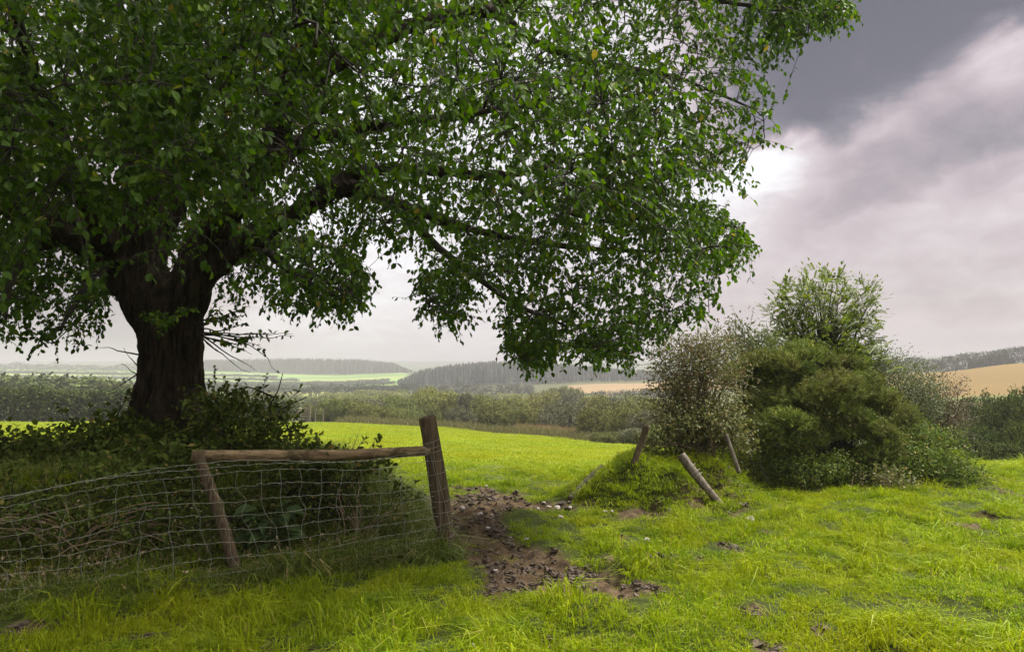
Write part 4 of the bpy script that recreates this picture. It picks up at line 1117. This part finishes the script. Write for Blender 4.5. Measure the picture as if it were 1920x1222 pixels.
# ash sapling with pinnate leaves
ash = thing('ash_sapling', onground(1540, 860, 13.6), 'young ash tree with feathery yellow green leaves rising above the gorse', 'tree')
ga, gas = Geo(), Geo()
AL = lobes_px([(1550, 590, 13.6, 68, 58, .7), (1500, 580, 13.5, 40, 48, .5), (1600, 590, 13.7, 42, 50, .5), (1530, 650, 13.4, 85, 55, .8), (1600, 640, 13.6, 44, 50, .6), (1490, 640, 13.4, 42, 50, .5), (1550, 700, 13.3, 80, 50, .6), (1465, 560, 13.5, 20, 22, .2), (1530, 535, 13.5, 35, 22, .3), (1600, 690, 13.0, 60, 40, .5), (1470, 680, 12.8, 40, 45, .4), (1560, 540, 13.7, 30, 26, .3), (1625, 560, 13.6, 18, 30, .2), (1455, 600, 13.4, 16, 40, .2)])
nl = 1450
vols = np.array([np.prod(r) ** (2 / 3) for _, r in AL]); vols /= vols.sum()
li = rng.choice(len(AL), nl, p=vols); C = np.array([c for c, _ in AL])[li]; R = np.array([r for _, r in AL])[li]
d = rdir(nl); o_ = C + d * R * (1 - .6 * rng.random(nl) ** 1.3)[:, None] * (1 + .15 * rng.normal(size=(nl, 1)))
ax = nrm(d * .7 + np.array([0, 0, .35]) + rng.normal(0, .4, (nl, 3)))
nn = nrm(np.array([0, 0, 1.]) + rng.normal(0, .4, (nl, 3))); sx = nrm(np.cross(ax, nn))
LL = rng.uniform(.16, .28, nl)
for k_ in range(5):
    tpos = .25 + .16 * k_
    for sgn in (-1, 1):
        leaves(ga, o_ + ax * (LL * tpos)[:, None] + np.array([0, 0, -1]) * (LL * .25 * tpos ** 2)[:, None], nrm(ax * .75 + sgn * sx + np.array([0, 0, -.2])), nn, LL * .34, 'lo', np.clip(.5 + .25 * rng.normal(size=nl), 0, 1), .75)
leaves(ga, o_ + ax * LL[:, None], ax, nn, LL * .36, 'lo', None, .75)
ab = onground(1545, 860, 13.6)
stems(gas, ab, np.array([c for c, _ in AL]), .035, .01, .15, 12)
i = rng.integers(0, nl, 240); stems(gas, ab + np.array([0, 0, 1.6]), o_[i], .010, .003, .1, 9)
ga.build('foliage', M_ash, ash); gas.build('stems', M_twig, ash, smooth=True)

shrub('blackthorn_bush', onground(1690, 850, 13.0), 'grey green blackthorn bush sloping down behind the gorse', 'bush', M_black,
      lobes_px([(1640, 680, 13.4, 55, 32, .6), (1690, 710, 13.3, 60, 40, .6), (1660, 740, 13.0, 70, 50, .6), (1710, 760, 13.0, 50, 50, .6), (1620, 670, 13.6, 35, 25, .4), (1740, 740, 13.2, 30, 40, .4)]), 1000, 13, .08, .036, 'lo', 170, .26, 10, nstem=34, shell=.5)
shrub('blackthorn_bush', onground(1770, 860, 13.6), 'brownish twiggy bush at the right end of the thicket', 'bush', M_brown,
      lobes_px([(1750, 740, 13.7, 45, 48, .5), (1780, 780, 13.7, 35, 50, .5), (1745, 800, 13.4, 40, 40, .4)]), 520, 12, .08, .032, 'lo', 150, .32, 8, nstem=34, shell=.7)
shrub('bramble', onground(1740, 900, 11.4), 'low spreading green bramble at the right foot of the thicket', 'bramble', M_bramble,
      lobes_px([(1690, 870, 11.0, 70, 36, .4), (1750, 870, 11.1, 70, 38, .4), (1790, 890, 10.9, 50, 24, .35), (1740, 835, 11.5, 60, 34, .4), (1640, 885, 10.8, 40, 22, .3), (1700, 820, 11.6, 50, 30, .4)]), 800, 14, .07, .040, 'hi', 130, .20, 10, nstem=40, sr=.006)
shrub('bramble', onground(1500, 900, 10.6), 'small leafy bramble at the front foot of the gorse', 'bramble', M_bramble,
      lobes_px([(1500, 882, 10.5, 45, 26, .3), (1455, 870, 10.7, 40, 24, .3), (1545, 880, 10.7, 34, 20, .3), (1570, 880, 10.8, 40, 26, .3)]), 330, 13, .06, .038, 'hi', 60, .2, 10, nstem=26, sr=.006)
shrub('nettle_clump', onground(1665, 905, 10.3), 'pale yellowish nettle clump at the grass edge below the thicket', 'weed', M_tangle,
      lobes_px([(1660, 893, 10.3, 24, 14, .12), (1695, 900, 10.3, 22, 10, .12)]), 50, 8, .05, .04, 'hi', 26, .16, 8, nstem=16, sr=.004, stem_mat=M_dry)
shrub('nettle_clump', onground(1612, 903, 10.5), 'tiny wisp of weed left of the pale nettles', 'weed', M_tangle, lobes_px([(1612, 898, 10.5, 9, 8, .06)]), 12, 7, .04, .032, 'hi', 8, .12, 6, nstem=6, sr=.003, stem_mat=M_dry)

# ------------------------------------------------------------------ mid-distance scrub, hedges, trees
def bush_mesh(name, seed, ncl=760, per=44, size=.050, clr=.042, mat=M_scrub, nlob=12, tall=.8):
    """unit bush: about 2 wide, 1 high, standing on z=0"""
    global rng
    keep_rng = rng; rng = np.random.default_rng(seed)
    lob = [(np.array([0, 0, .5 * tall]), np.array([.62, .62, .45 * tall]))]
    for k_ in range(nlob):
        a = rng.random() * 6.283; q = rng.uniform(.35, .75)
        lob.append((np.array([math.cos(a) * q, math.sin(a) * q, rng.uniform(.22, .72) * tall]), np.array([1, 1, .85]) * rng.uniform(.22, .4)))
    g = Geo(); gs_ = Geo()
    cc, d = cloud(g, lob, ncl, per, clr, size, 'lo', .12, 1., nz=.3, ground=False)
    i = rng.integers(0, len(cc), 22)
    shoots(gs_, g, cc[i], nrm(d[i] + np.array([0, 0, .6])), .15, 6, size, 'lo', .006)
    stems(gs_, np.array([0, 0, -.05]), cc[rng.integers(0, len(cc), 10)], .03, .01, .05, 7)
    g.v = [np.stack([v[:, 0], v[:, 1], np.maximum(v[:, 2], -.03)], -1) for v in g.v]
    m1 = g.mesh(name, mat); m2 = gs_.mesh(name + '_stems', M_twig)
    rng = keep_rng
    return m1, m2
BM = [bush_mesh('willow_foliage', 900 + i, mat=M_scrub) for i in range(5)]
GM = [bush_mesh('grey_willow_foliage', 930 + i, mat=M_scrub3) for i in range(2)]
DM = [bush_mesh('scrub_foliage', 950 + i, mat=M_scrub2) for i in range(3)]
placed = []
def put_bush(meshes, px, Y, w_px, top_py, name, group, base=None):
    x = float(P(px, 700, Y)[0]); z = gz(x, Y) if base is None else base
    h = 1.6 + (HOR - top_py) / F * Y - z
    w = w_px / F * Y / 2 * 1.22
    h = max(h, .5)
    m1, m2 = meshes[rng.integers(0, len(meshes))]
    r = bpy.data.objects.new(name, None); COL.objects.link(r); r.location = (x, Y, z - .05); r.rotation_euler = (0, 0, rng.random() * 6.283)
    a = bpy.data.objects.new('foliage', m1); b = bpy.data.objects.new('stems', m2)
    for o in (a, b): COL.objects.link(o); o.parent = r; o.scale = (w, w, h / .95)
    r['group'] = group; r['category'] = 'bush'
    placed.append((r, px, Y, top_py, group))
    return r
front = [(588, 80, 44, 753), (618, 79, 50, 741), (650, 79, 46, 746), (684, 78, 52, 747), (715, 77, 48, 754), (748, 76, 52, 757), (668, 88, 60, 742), (778, 76, 40, 763)]
for a in front: put_bush(BM, *a, 'hedge_bush', 'bushes along the far edge of the green field')
valley = [(752, 96, 62, 733), (790, 99, 70, 727), (830, 101, 84, 721), (872, 100, 66, 728), (915, 97, 60, 735), (832, 82, 46, 742), (805, 79, 44, 752), (864, 75, 54, 756), (922, 77, 78, 741), (966, 73, 56, 762), (1002, 71, 54, 756), (1045, 68, 72, 749), (1085, 70, 50, 757),
          (960, 104, 70, 733), (1005, 108, 70, 731), (1060, 104, 84, 740), (1105, 108, 76, 736), (1130, 56, 80, 752), (1180, 52, 78, 747), (1215, 49, 70, 758), (1150, 78, 90, 741), (1215, 84, 100, 735), (1134, 47, 46, 803), (1190, 45, 60, 795), (1235, 44, 60, 785), (1255, 60, 90, 745), (1080, 58, 30, 806),
          (1160, 125, 90, 736), (1215, 132, 90, 734), (1300, 60, 100, 750), (1340, 55, 100, 760), (1400, 60, 110, 750), (1240, 100, 100, 738), (1015, 61, 22, 811), (1050, 57, 24, 814), (700, 120, 60, 741), (735, 130, 60, 738)]
for q_, a in enumerate(valley): put_bush(GM if q_ % 4 == 3 else BM, *a, 'willow_bush', 'willow scrub filling the valley')
for a in [(1850, 34, 140, 745), (1905, 30, 110, 725), (1800, 40, 130, 735), (1880, 45, 120, 735), (1960, 36, 130, 720), (1790, 30, 90, 770), (1830, 27, 80, 785), (1910, 26, 80, 770), (1760, 45, 120, 740), (1940, 50, 140, 728)]:
    put_bush(DM, *a, 'scrub_bush', 'dark scrub on the slope below the stubble field')
put_bush(DM, 1872, 21, 96, 812, 'scrub_bush', 'dark scrub on the slope below the stubble field')
far_b = [(1045, 190, 80, 721), (1020, 185, 50, 726), (1070, 195, 40, 725), (700, 190, 60, 735), (650, 200, 60, 738), (610, 210, 60, 736), (760, 230, 70, 733), (560, 220, 60, 738), (500, 230, 60, 735), (450, 240, 60, 738), (730, 260, 50, 728), (690, 280, 50, 727), (640, 250, 60, 732),
         (820, 260, 60, 733), (900, 240, 70, 735), (960, 260, 60, 734), (1110, 220, 60, 736), (400, 230, 60, 736), (330, 230, 60, 736), (1180, 240, 60, 738)]
for a in far_b: put_bush(BM, *a, 'far_bush', 'far bushes on the valley floor')
LN = {'bushes along the far edge of the green field': ('olive hedge bush along the far edge of the green field, %s from the left'),
      'willow scrub filling the valley': ('rounded olive willow bush in the valley scrub, %s from the left'),
      'dark scrub on the slope below the stubble field': ('dark scrub bush on the slope below the stubble field, %s from the left'),
      'far bushes on the valley floor': ('hazy small bush far off on the valley floor, %s from the left')}
for grp in LN:
    l = sorted([p for p in placed if p[4] == grp], key=lambda p: p[1])
    ords = ordn + ['thirty-first', 'thirty-second', 'thirty-third', 'thirty-fourth', 'thirty-fifth', 'thirty-sixth', 'thirty-seventh', 'thirty-eighth', 'thirty-ninth', 'fortieth']
    for i, p in enumerate(l): p[0]['label'] = LN[grp] % ords[i]

def hedge_row(name, pts, h, w, label, cat, mat, dens=10, size=.3, per=8, clr=.3, zoff=0, bumpy=.35, group=None, blades=False):
    """pts: (px,Y) polyline on the ground"""
    a = np.array([[P(px, 700, Y)[0], Y] for px, Y in pts]); a = resample(np.concatenate([a, np.zeros((len(a), 1))], 1), 2.)[:, :2]
    seg = np.linalg.norm(np.diff(a, axis=0), axis=1); Lt = seg.sum(); cum = np.concatenate([[0], np.cumsum(seg)])
    n = int(Lt * dens)
    s = rng.random(n) * Lt
    x = np.interp(s, cum, a[:, 0]); y = np.interp(s, cum, a[:, 1])
    gzv = ground_z(x, y)
    hh = h * (1 - bumpy + 2 * bumpy * fbm(s / (h * 1.8), 0 * s, 3, 171))
    v = rng.random(n) ** .85; an = rng.uniform(-1, 1, n)
    ww = w * (.5 + .5 * np.sqrt(np.maximum(1 - v ** 2.5, 0)))
    cc = np.stack([x + an * ww * .3, y + an * ww, gzv + zoff + v * hh], -1)
    pos = (cc[:, None] + rng.normal(0, clr, (n, per, 3)) * np.array([1, 1, .7])).reshape(-1, 3)
    pos[:, 2] = np.maximum(pos[:, 2], np.repeat(gzv, per) - .1)
    k = len(pos); g = Geo()
    if blades:
        leaves(g, pos, nrm(rng.normal(0, .28, (k, 3)) + np.array([0, 0, 1.])), nrm(rng.normal(0, .5, (k, 3)) + np.array([0, -1., .3])), size * rng.uniform(.6, 1.4, k), 'spike', None, 1.1)
        o = g.build(name, mat, origin=(float(a[len(a) // 2, 0]), float(a[len(a) // 2, 1]), gz(float(a[len(a) // 2, 0]), float(a[len(a) // 2, 1]))))
        return tag(o, label, cat, group)
    leaves(g, pos, nrm(rng.normal(0, 1, (k, 3)) + np.array([0, 0, .3])), nrm(rng.normal(0, .7, (k, 3)) + np.array([0, -.4, 1])), size * rng.uniform(.6, 1.3, k), 'lo')
    bx, by = float(a[len(a) // 2, 0]), float(a[len(a) // 2, 1])
    o = g.build(name, mat, origin=(bx, by, gz(bx, by)))
    tag(o, label, cat, group)
    return o
hedge_row('hedge', [(-200, 70), (60, 72), (180, 73), (300, 76)], 3.1, 1.2, 'thick dark hedge along the field edge left of the trunk', 'hedge', M_hedge, 110, .27, 12, .22)
hedge_row('hedge', [(385, 78), (470, 80), (556, 80)], 2.1, .9, 'low hedge along the field edge between trunk and field gate', 'hedge', M_hedge, 80, .25, 12, .2)
hedge_row('reed_bed', [(640, 74), (760, 68), (900, 62), (1000, 58), (1120, 53)], .15, 1.5, 'strip of rough pale reeds between field and willow scrub', 'reeds', M_fgrass2, 60, .38, 9, .2, blades=True)
hedge_row('reed_bed', [(965, 64), (1050, 60), (1110, 57)], 0.25, 1.9, 'rusty dry reeds in front of the willow scrub', 'reeds', M_reed, 80, .42, 9, .2, blades=True)
# far hedgerows between the fields
hr = [([(-200, 445), (150, 440), (400, 440), (620, 445), (800, 440)], 1.8, 'tree lined hedgerow across the near side of the distant green fields'), ([(-100, 560), (200, 565), (480, 560), (740, 560)], 1.8, 'thin dark hedgerow across the lower distant fields'),
      ([(-100, 640), (300, 642), (560, 640), (730, 650)], 1.8, 'dark hedgerow between two distant fields right of the trunk'), ([(-100, 720), (180, 722), (400, 718), (560, 725)], 2.2, 'hedgerow above the pale distant field'), ([(-100, 800), (250, 800), (520, 806)], 2.2, 'hedgerow below the uppermost green field'),
      ([(-200, 870), (60, 865), (260, 880)], 8, 'belt of trees along the top of the distant fields at left'),
      ([(380, 300), (600, 300), (760, 310), (1000, 330)], 4.5, 'low shrubby hedgerow across the valley floor')]
for pts, h, lab in hr:
    hedge_row('hedgerow', pts, h, 2.5, lab, 'hedge', M_wood, 16, .5, 14, .45, bumpy=.45, group='hedgerows between distant fields')
hedge_row('hedgerow', [(1500, 306), (1740, 306), (1925, 306), (2150, 306)], 6, 2.5, 'dark hedge along the top of the stubble field', 'hedge', M_wood, 34, .5, 10, .4, bumpy=.2, group='hedgerows between distant fields')
hedge_row('hedgerow', [(1000, 268), (1150, 265), (1300, 262)], 2.2, 1.5, 'low hedge below the small stubble field', 'hedge', M_wood, 18, .5, 10, .4, group='hedgerows between distant fields')

# broadleaf trees in a row at far left
def crown_mesh(seed, mat, n=240, per=9, size=.085):
    global rng
    kr = rng; rng = np.random.default_rng(seed)
    lob = [(np.array([0, 0, .62]), np.array([.36, .36, .3]))] + [(np.array([.26 * math.cos(a), .26 * math.sin(a), rng.uniform(.4, .8)]), np.array([.2, .2, .17])) for a in rng.random(7) * 6.283]
    g = Geo(); cloud(g, lob, n, per, .035, size, 'lo', .4, 1., nz=.4, ground=False)
    gs_ = Geo(); tubes(gs_, np.array([[0, 0, -.05], [.01, 0, .2], [0, .01, .45], [0, 0, .7]]), np.array([.035, .03, .022, .01]), 6)
    stems(gs_, np.array([0, 0, .25]), np.array([c for c, _ in lob]), .014, .005, .04, 6)
    m = g.mesh('crown', mat), gs_.mesh('trunk', M_twig)
    rng = kr
    return m
CM = [crown_mesh(60 + i, M_scrub2) for i in range(3)]
def put_tree(px, Y, h, name, label, group, meshes, wf=1.):
    x = float(P(px, 700, Y)[0]); r = bpy.data.objects.new(name, None); COL.objects.link(r)
    r.location = (x, Y, gz(x, Y) - .1); r.rotation_euler = (0, 0, rng.random() * 6.28)
    m1, m2 = meshes[rng.integers(0, len(meshes))]
    for nm, mm in (('crown', m1), ('trunk', m2)):
        o = bpy.data.objects.new(nm, mm); COL.objects.link(o); o.parent = r; o.scale = (h * wf, h * wf, h)
    tag(r, label, 'tree', group)
    return r
ht = [(-60, 140, 698), (5, 138, 697), (40, 139, 700), (75, 140, 699), (112, 138, 702), (150, 139, 700), (180, 140, 704), (208, 136, 706), (250, 150, 718), (395, 150, 730)]
for i, (px, Y, ty) in enumerate(ht):
    x = float(P(px, 700, Y)[0]); h = 1.6 + (HOR - ty) / F * Y - gz(x, Y)
    put_tree(px, Y, h, 'hedge_tree', 'bushy broadleaf tree in the row behind the left hedge, %s from the left' % ordn[i], 'trees behind the left hedge', CM, 1.25 if h > 4 else 1.4)

# conifer woods
def conifer_geo(n_rings=6, seed=0):
    r = np.random.default_rng(seed); V = []; Fq = []
    k = 7
    for i in range(n_rings):
        z0 = .12 + .88 * i / n_rings; z1 = min(1.0, z0 + 1.6 / n_rings); rad = .17 * (1 - (z0 - .12) / .95) + .01
        b = len(V)
        for j in range(k):
            a = j / k * 6.283 + i * .5; q = rad * (.75 + .5 * r.random()); V.append((math.cos(a) * q, math.sin(a) * q, z0 - .03 * r.random()))
        V.append((0, 0, z1))
        for j in range(k): Fq.append((b + j, b + (j + 1) % k, b + k))
    return np.array(V), np.array(Fq)
CG = [conifer_geo(6, i) for i in range(4)]
def conifer_wood(name, px0, px1, Y0, Y1, n, hfun, label, mat=M_conifer, keep=None):
    g = Geo()
    px = rng.uniform(px0, px1, n); Y = np.sqrt(rng.uniform(Y0 ** 2, Y1 ** 2, n)); x = (px - 960) / F * Y
    if keep is not None:
        k = keep(px, Y); px, Y, x = px[k], Y[k], x[k]
    z = ground_z(x, Y)
    for i in range(len(x)):
        h = hfun(px[i], Y[i]) * rng.uniform(.86, 1.08)
        if h < 2: continue
        V, Fq = CG[i % 4]; a = rng.random() * 6.28
        R = np.array([[math.cos(a), -math.sin(a), 0], [math.sin(a), math.cos(a), 0], [0, 0, 1]])
        g.add((V @ R.T) * np.array([h * .9, h * .9, h]) + np.array([x[i], Y[i], z[i] - .3]), Fq, np.full(len(V), rng.random()))
    return tag(g.build(name, mat), label, 'wood', kind='stuff')
def h_near(px, Y):
    top = np.interp(px, [745, 790, 850, 930, 1000, 1080, 1150, 1220, 1400], [712, 692, 682, 676, 677, 683, 690, 694, 700]) - 1
    # tallest trees stand on the crest, all about the same height on rising ground
    z = float(base_z(np.array([(px - 960) / F * Y]), np.array([Y]))[0])
    crest = 1.6 + (HOR - top) / F * Y - z
    return min(crest * (1 - .10 * (620 - Y) / 150), 19)
conifer_wood('conifer_wood', 745, 1420, 470, 620, 2100, h_near, 'hazy conifer wood covering the low hill beyond the willow scrub')
def h_far(px, Y):
    top = np.interp(px, [380, 450, 560, 680, 740, 790], [674, 673, 672, 674, 680, 700])
    z = float(base_z(np.array([(px - 960) / F * Y]), np.array([Y]))[0])
    return min(1.6 + (HOR - top) / F * Y - z, 24)
conifer_wood('far_wood', 372, 800, 900, 1150, 1700, h_far, 'misty dark wood on the far slope right of the trunk', M_conifer,
             keep=lambda px, Y: Y > np.interp(px, [372, 560, 640, 760], [1000, 985, 930, 900]))
def bumpy(px, Y): return 12 * (.7 + .6 * float(vnoise(np.array([px * .02]), np.array([Y * .004]))[0]))
conifer_wood('skyline_wood', -150, 1300, 2050, 2450, 900, lambda a, b: 8 if float(vnoise(np.array([a * .012]), np.array([2.]))[0]) > .5 else 0, 'faint line of woodland along the hazy skyline', M_conifer)
conifer_wood('hilltop_wood', 1815, 1900, 330, 360, 110, lambda a, b: 4.5 + 2 * math.sin((a - 1815) / 85 * math.pi), 'small dark clump of trees on the skyline above the stubble field', M_wood)

# field gate and stakes at the far hedge
gx = P(569, 787, 72); gzv = gz(gx[0], 72)
gate = thing('field_gate', (gx[0], 72, gzv), 'small wooden field gate in the far hedge gap', 'gate')
gg_ = Geo()
for h in (.25, .5, .75, 1.0, 1.25): tubes(gg_, np.array([[gx[0] - .55, 72, gzv + h], [gx[0] + .4, 72, gzv + h]]), np.array([.045, .045]), 6)
for q in (-.5, .35): tubes(gg_, np.array([[gx[0] + q, 72.0, gzv + .1], [gx[0] + q, 72.0, gzv + 1.3]]), np.array([.05, .05]), 6)
gg_.build('bars', M_grey, gate)
g = Geo(); tubes(g, np.array([[gx[0] + .55, 72, gzv - .2], [gx[0] + .55, 72, gzv + 1.6]]), np.array([.11, .10]), 8); g.build('gatepost', M_grey, gate)
for i, px in enumerate((592, 607)):
    x = float(P(px, 700, 71.5)[0]); g = Geo(); tubes(g, np.array([[0, 0, -.2], [.02, 0, 1.25]]), np.array([.07, .06]), 8)
    o = g.build('stake', M_grey); o.location = (x, 71.5, gz(x, 71.5)); tag(o, 'thin stake %s the far field gate' % ('just right of' if i == 0 else 'second to the right of'), 'stake', 'stakes beside the field gate')

# ------------------------------------------------------------------ haze
g = Geo()
X0, X1, Y0, Y1, Z0, Z1 = -4300, 4300, -60, 3900, -14, 80
v = np.array([(x, y, z) for x in (X0, X1) for y in (Y0, Y1) for z in (Z0, Z1)], float)
g.add(v, np.array([(0, 1, 3, 2), (4, 6, 7, 5), (0, 4, 5, 1), (2, 3, 7, 6), (0, 2, 6, 4), (1, 5, 7, 3)]))
m, nt, out = newmat('haze_air')
vol = nd(nt, 'ShaderNodeVolumePrincipled', {'Color': (.40, .395, .43, 1), 'Density': .00075, 'Anisotropy': .0})
nt.links.new(vol.outputs[0], out.inputs['Volume'])
hz = g.build('haze', m); tag(hz, 'pale grey haze lying over the valley', 'haze', kind='stuff')

# ------------------------------------------------------------------ sky
w = bpy.data.worlds.new('World'); scene.world = w; w.use_nodes = True
nt = w.node_tree; nt.nodes.clear()
SUN_EL, SUN_AZ = math.radians(50), math.radians(64)   # azimuth clockwise from the view direction
tc = nd(nt, 'ShaderNodeTexCoord'); D = tc.outputs['Generated']
def mt(op, a, b=None, c=None, clamp=False):
    n = nt.nodes.new('ShaderNodeMath'); n.operation = op; n.use_clamp = clamp
    for i, v in enumerate((a, b, c)):
        if v is None: continue
        if isinstance(v, bpy.types.NodeSocket): nt.links.new(v, n.inputs[i])
        else: n.inputs[i].default_value = v
    return n.outputs[0]
def dot(v): 
    n = nd(nt, 'ShaderNodeVectorMath', {0: D, 1: tuple(float(c) for c in v)}, operation='DOT_PRODUCT'); return n.outputs['Value']
def sst(a, b, v, lo=0., hi=1.):
    n = nd(nt, 'ShaderNodeMapRange', {0: v, 1: a, 2: b, 3: lo, 4: hi}, interpolation_type='SMOOTHSTEP'); return n.outputs[0]
def dirpx(px, py): return nrm(P(px, py, 1.0) - EYE)
sep = nd(nt, 'ShaderNodeSeparateXYZ', {0: D})
dz = sep.outputs[2]; dy = sep.outputs[1]
mp1 = nd(nt, 'ShaderNodeMapping', {'Vector': D, 'Scale': (1, 1, 1.7)})
nA = nd(nt, 'ShaderNodeTexNoise', {'Vector': mp1.outputs[0], 'Scale': 3.6, 'Detail': 7., 'Roughness': .52, 'Distortion': .35}).outputs[0]
nB = nd(nt, 'ShaderNodeTexNoise', {'Vector': mp1.outputs[0], 'Scale': 9., 'Detail': 6., 'Roughness': .55, 'Distortion': .5}).outputs[0]
mp2 = nd(nt, 'ShaderNodeMapping', {'Vector': D, 'Scale': (1.6, 1.6, 16)})
nS = nd(nt, 'ShaderNodeTexNoise', {'Vector': mp2.outputs[0], 'Scale': 2.2, 'Detail': 5., 'Roughness': .55, 'Distortion': .4}).outputs[0]
def blob(px, py, rad, amp, wob=.5):
    c = dirpx(px, py); v = dot(c)
    ang = mt('ARCCOSINE', mt('MINIMUM', v, .99999)); ang = mt('MULTIPLY_ADD', mt('SUBTRACT', nA, .5), wob * rad * 2.2, ang)
    ang = mt('MULTIPLY_ADD', mt('SUBTRACT', nB, .5), wob * rad * 1.2, ang)
    return mt('MULTIPLY', sst(rad * .15, rad * 1.25, ang, 1., 0.), amp)
tone = mt('MULTIPLY_ADD', mt('SUBTRACT', nA, .5), .24, .60)
tone = mt('MULTIPLY_ADD', mt('SUBTRACT', nB, .5), .30, tone)
tone = mt('MULTIPLY_ADD', mt('MULTIPLY', mt('SUBTRACT', nS, .5), sst(.02, .22, dz, 1., 0.)), .35, tone)
# dark bank across the upper right, a grey billow under it, lighter layers below
def plane(p, q, up):
    n = nrm(np.cross(dirpx(*p), dirpx(*q)))
    return -n if np.dot(n, dirpx(*up)) < 0 else n
def edge(n, a_, b_):
    e = mt('MULTIPLY_ADD', mt('SUBTRACT', nA, .5), a_, dot(n)); return mt('MULTIPLY_ADD', mt('SUBTRACT', nB, .5), b_, e)
fwd = sst(-.1, .35, dy)
bank = edge(plane((1480, 300), (1930, 70), (1700, 0)), .12, .11)
bm = mt('MULTIPLY', mt('MULTIPLY', sst(-.005, .05, bank), sst(-.10, .06, dot(plane((1370, 0), (1370, 600), (1700, 300))))), fwd)
low = edge(plane((1420, 490), (1925, 300), (1700, 100)), .10, .10)
gm = mt('MULTIPLY', mt('MULTIPLY', sst(-.004, .022, low), sst(-.02, .10, dot(plane((1440, 0), (1440, 600), (1700, 300))))), mt('MULTIPLY', fwd, mt('SUBTRACT', 1., bm)))
grad = sst(.0, .17, low)
tone = mt('MULTIPLY_ADD', bm, -.58, tone)
nC = nd(nt, 'ShaderNodeTexNoise', {'Vector': mp1.outputs[0], 'Scale': 22., 'Detail': 8., 'Roughness': .62, 'Distortion': .8}).outputs[0]
tone = mt('MULTIPLY_ADD', mt('SUBTRACT', nC, .5), .26, tone)
tone = mt('ADD', tone, mt('MULTIPLY', gm, mt('MULTIPLY_ADD', grad, .20, -.19)))
for a in ((1470, 285, .06, .11, 1.2), (1400, 325, .11, .11, 1.), (1230, 300, .22, .14), (1885, 115, .05, .20, 1.1), (1860, 220, .09, -.08), (1830, 400, .12, .05), (600, 200, .5, .30), (800, 560, .14, .0), (130, 610, .22, -.34), (1850, 660, .12, -.10)):
    tone = mt('ADD', tone, blob(*a))
col = ramp(nt, tone, [(.06, (.060, .053, .072)), (.30, (.140, .122, .150)), (.52, (.36, .288, .308)), (.70, (.55, .475, .492)), (.88, (.82, .81, .83)), (1., (1.05, 1.04, 1.05))])
# sky overhead, out of view, brightened as added fill light for the ground
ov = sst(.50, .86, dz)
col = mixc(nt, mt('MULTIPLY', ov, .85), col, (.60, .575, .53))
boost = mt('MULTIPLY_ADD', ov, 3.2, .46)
sky = nd(nt, 'ShaderNodeTexSky', sky_type='NISHITA', sun_disc=False, sun_elevation=SUN_EL, sun_rotation=SUN_AZ)
bg1 = nd(nt, 'ShaderNodeBackground', {'Color': sky.outputs[0], 'Strength': .10})
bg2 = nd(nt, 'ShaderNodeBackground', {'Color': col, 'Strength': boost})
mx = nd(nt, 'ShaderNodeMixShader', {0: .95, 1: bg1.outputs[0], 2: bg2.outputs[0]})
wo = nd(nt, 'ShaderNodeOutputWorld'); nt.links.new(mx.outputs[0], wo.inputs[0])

sd = bpy.data.lights.new('sun', 'SUN'); sd.energy = 3.4; sd.angle = math.radians(9); sd.color = (1, .95, .86)
so_ = bpy.data.objects.new('sun', sd); COL.objects.link(so_)
sv = Vector((math.sin(SUN_AZ) * math.cos(SUN_EL), math.cos(SUN_AZ) * math.cos(SUN_EL), math.sin(SUN_EL)))
so_.rotation_euler = sv.to_track_quat('Z', 'Y').to_euler(); so_.location = (6, -6, 12)

# ------------------------------------------------------------------ camera
cd = bpy.data.cameras.new('camera'); cam = bpy.data.objects.new('camera', cd); COL.objects.link(cam)
cam.location = EYE; cam.rotation_euler = (math.radians(90) + TH, 0, 0)
cd.sensor_fit = 'HORIZONTAL'; cd.sensor_width = 36; cd.lens = 36 * F / 1920
cd.clip_start = .05; cd.clip_end = 9000
scene.camera = cam
scene.view_settings.view_transform = 'Standard'; scene.view_settings.look = 'None'; scene.view_settings.gamma = 1; scene.view_settings.exposure = 1.5
scene.cycles.use_denoising = True
scene.cycles.max_bounces = 6; scene.cycles.diffuse_bounces = 3; scene.cycles.transmission_bounces = 3; scene.cycles.glossy_bounces = 2; scene.cycles.volume_bounces = 1
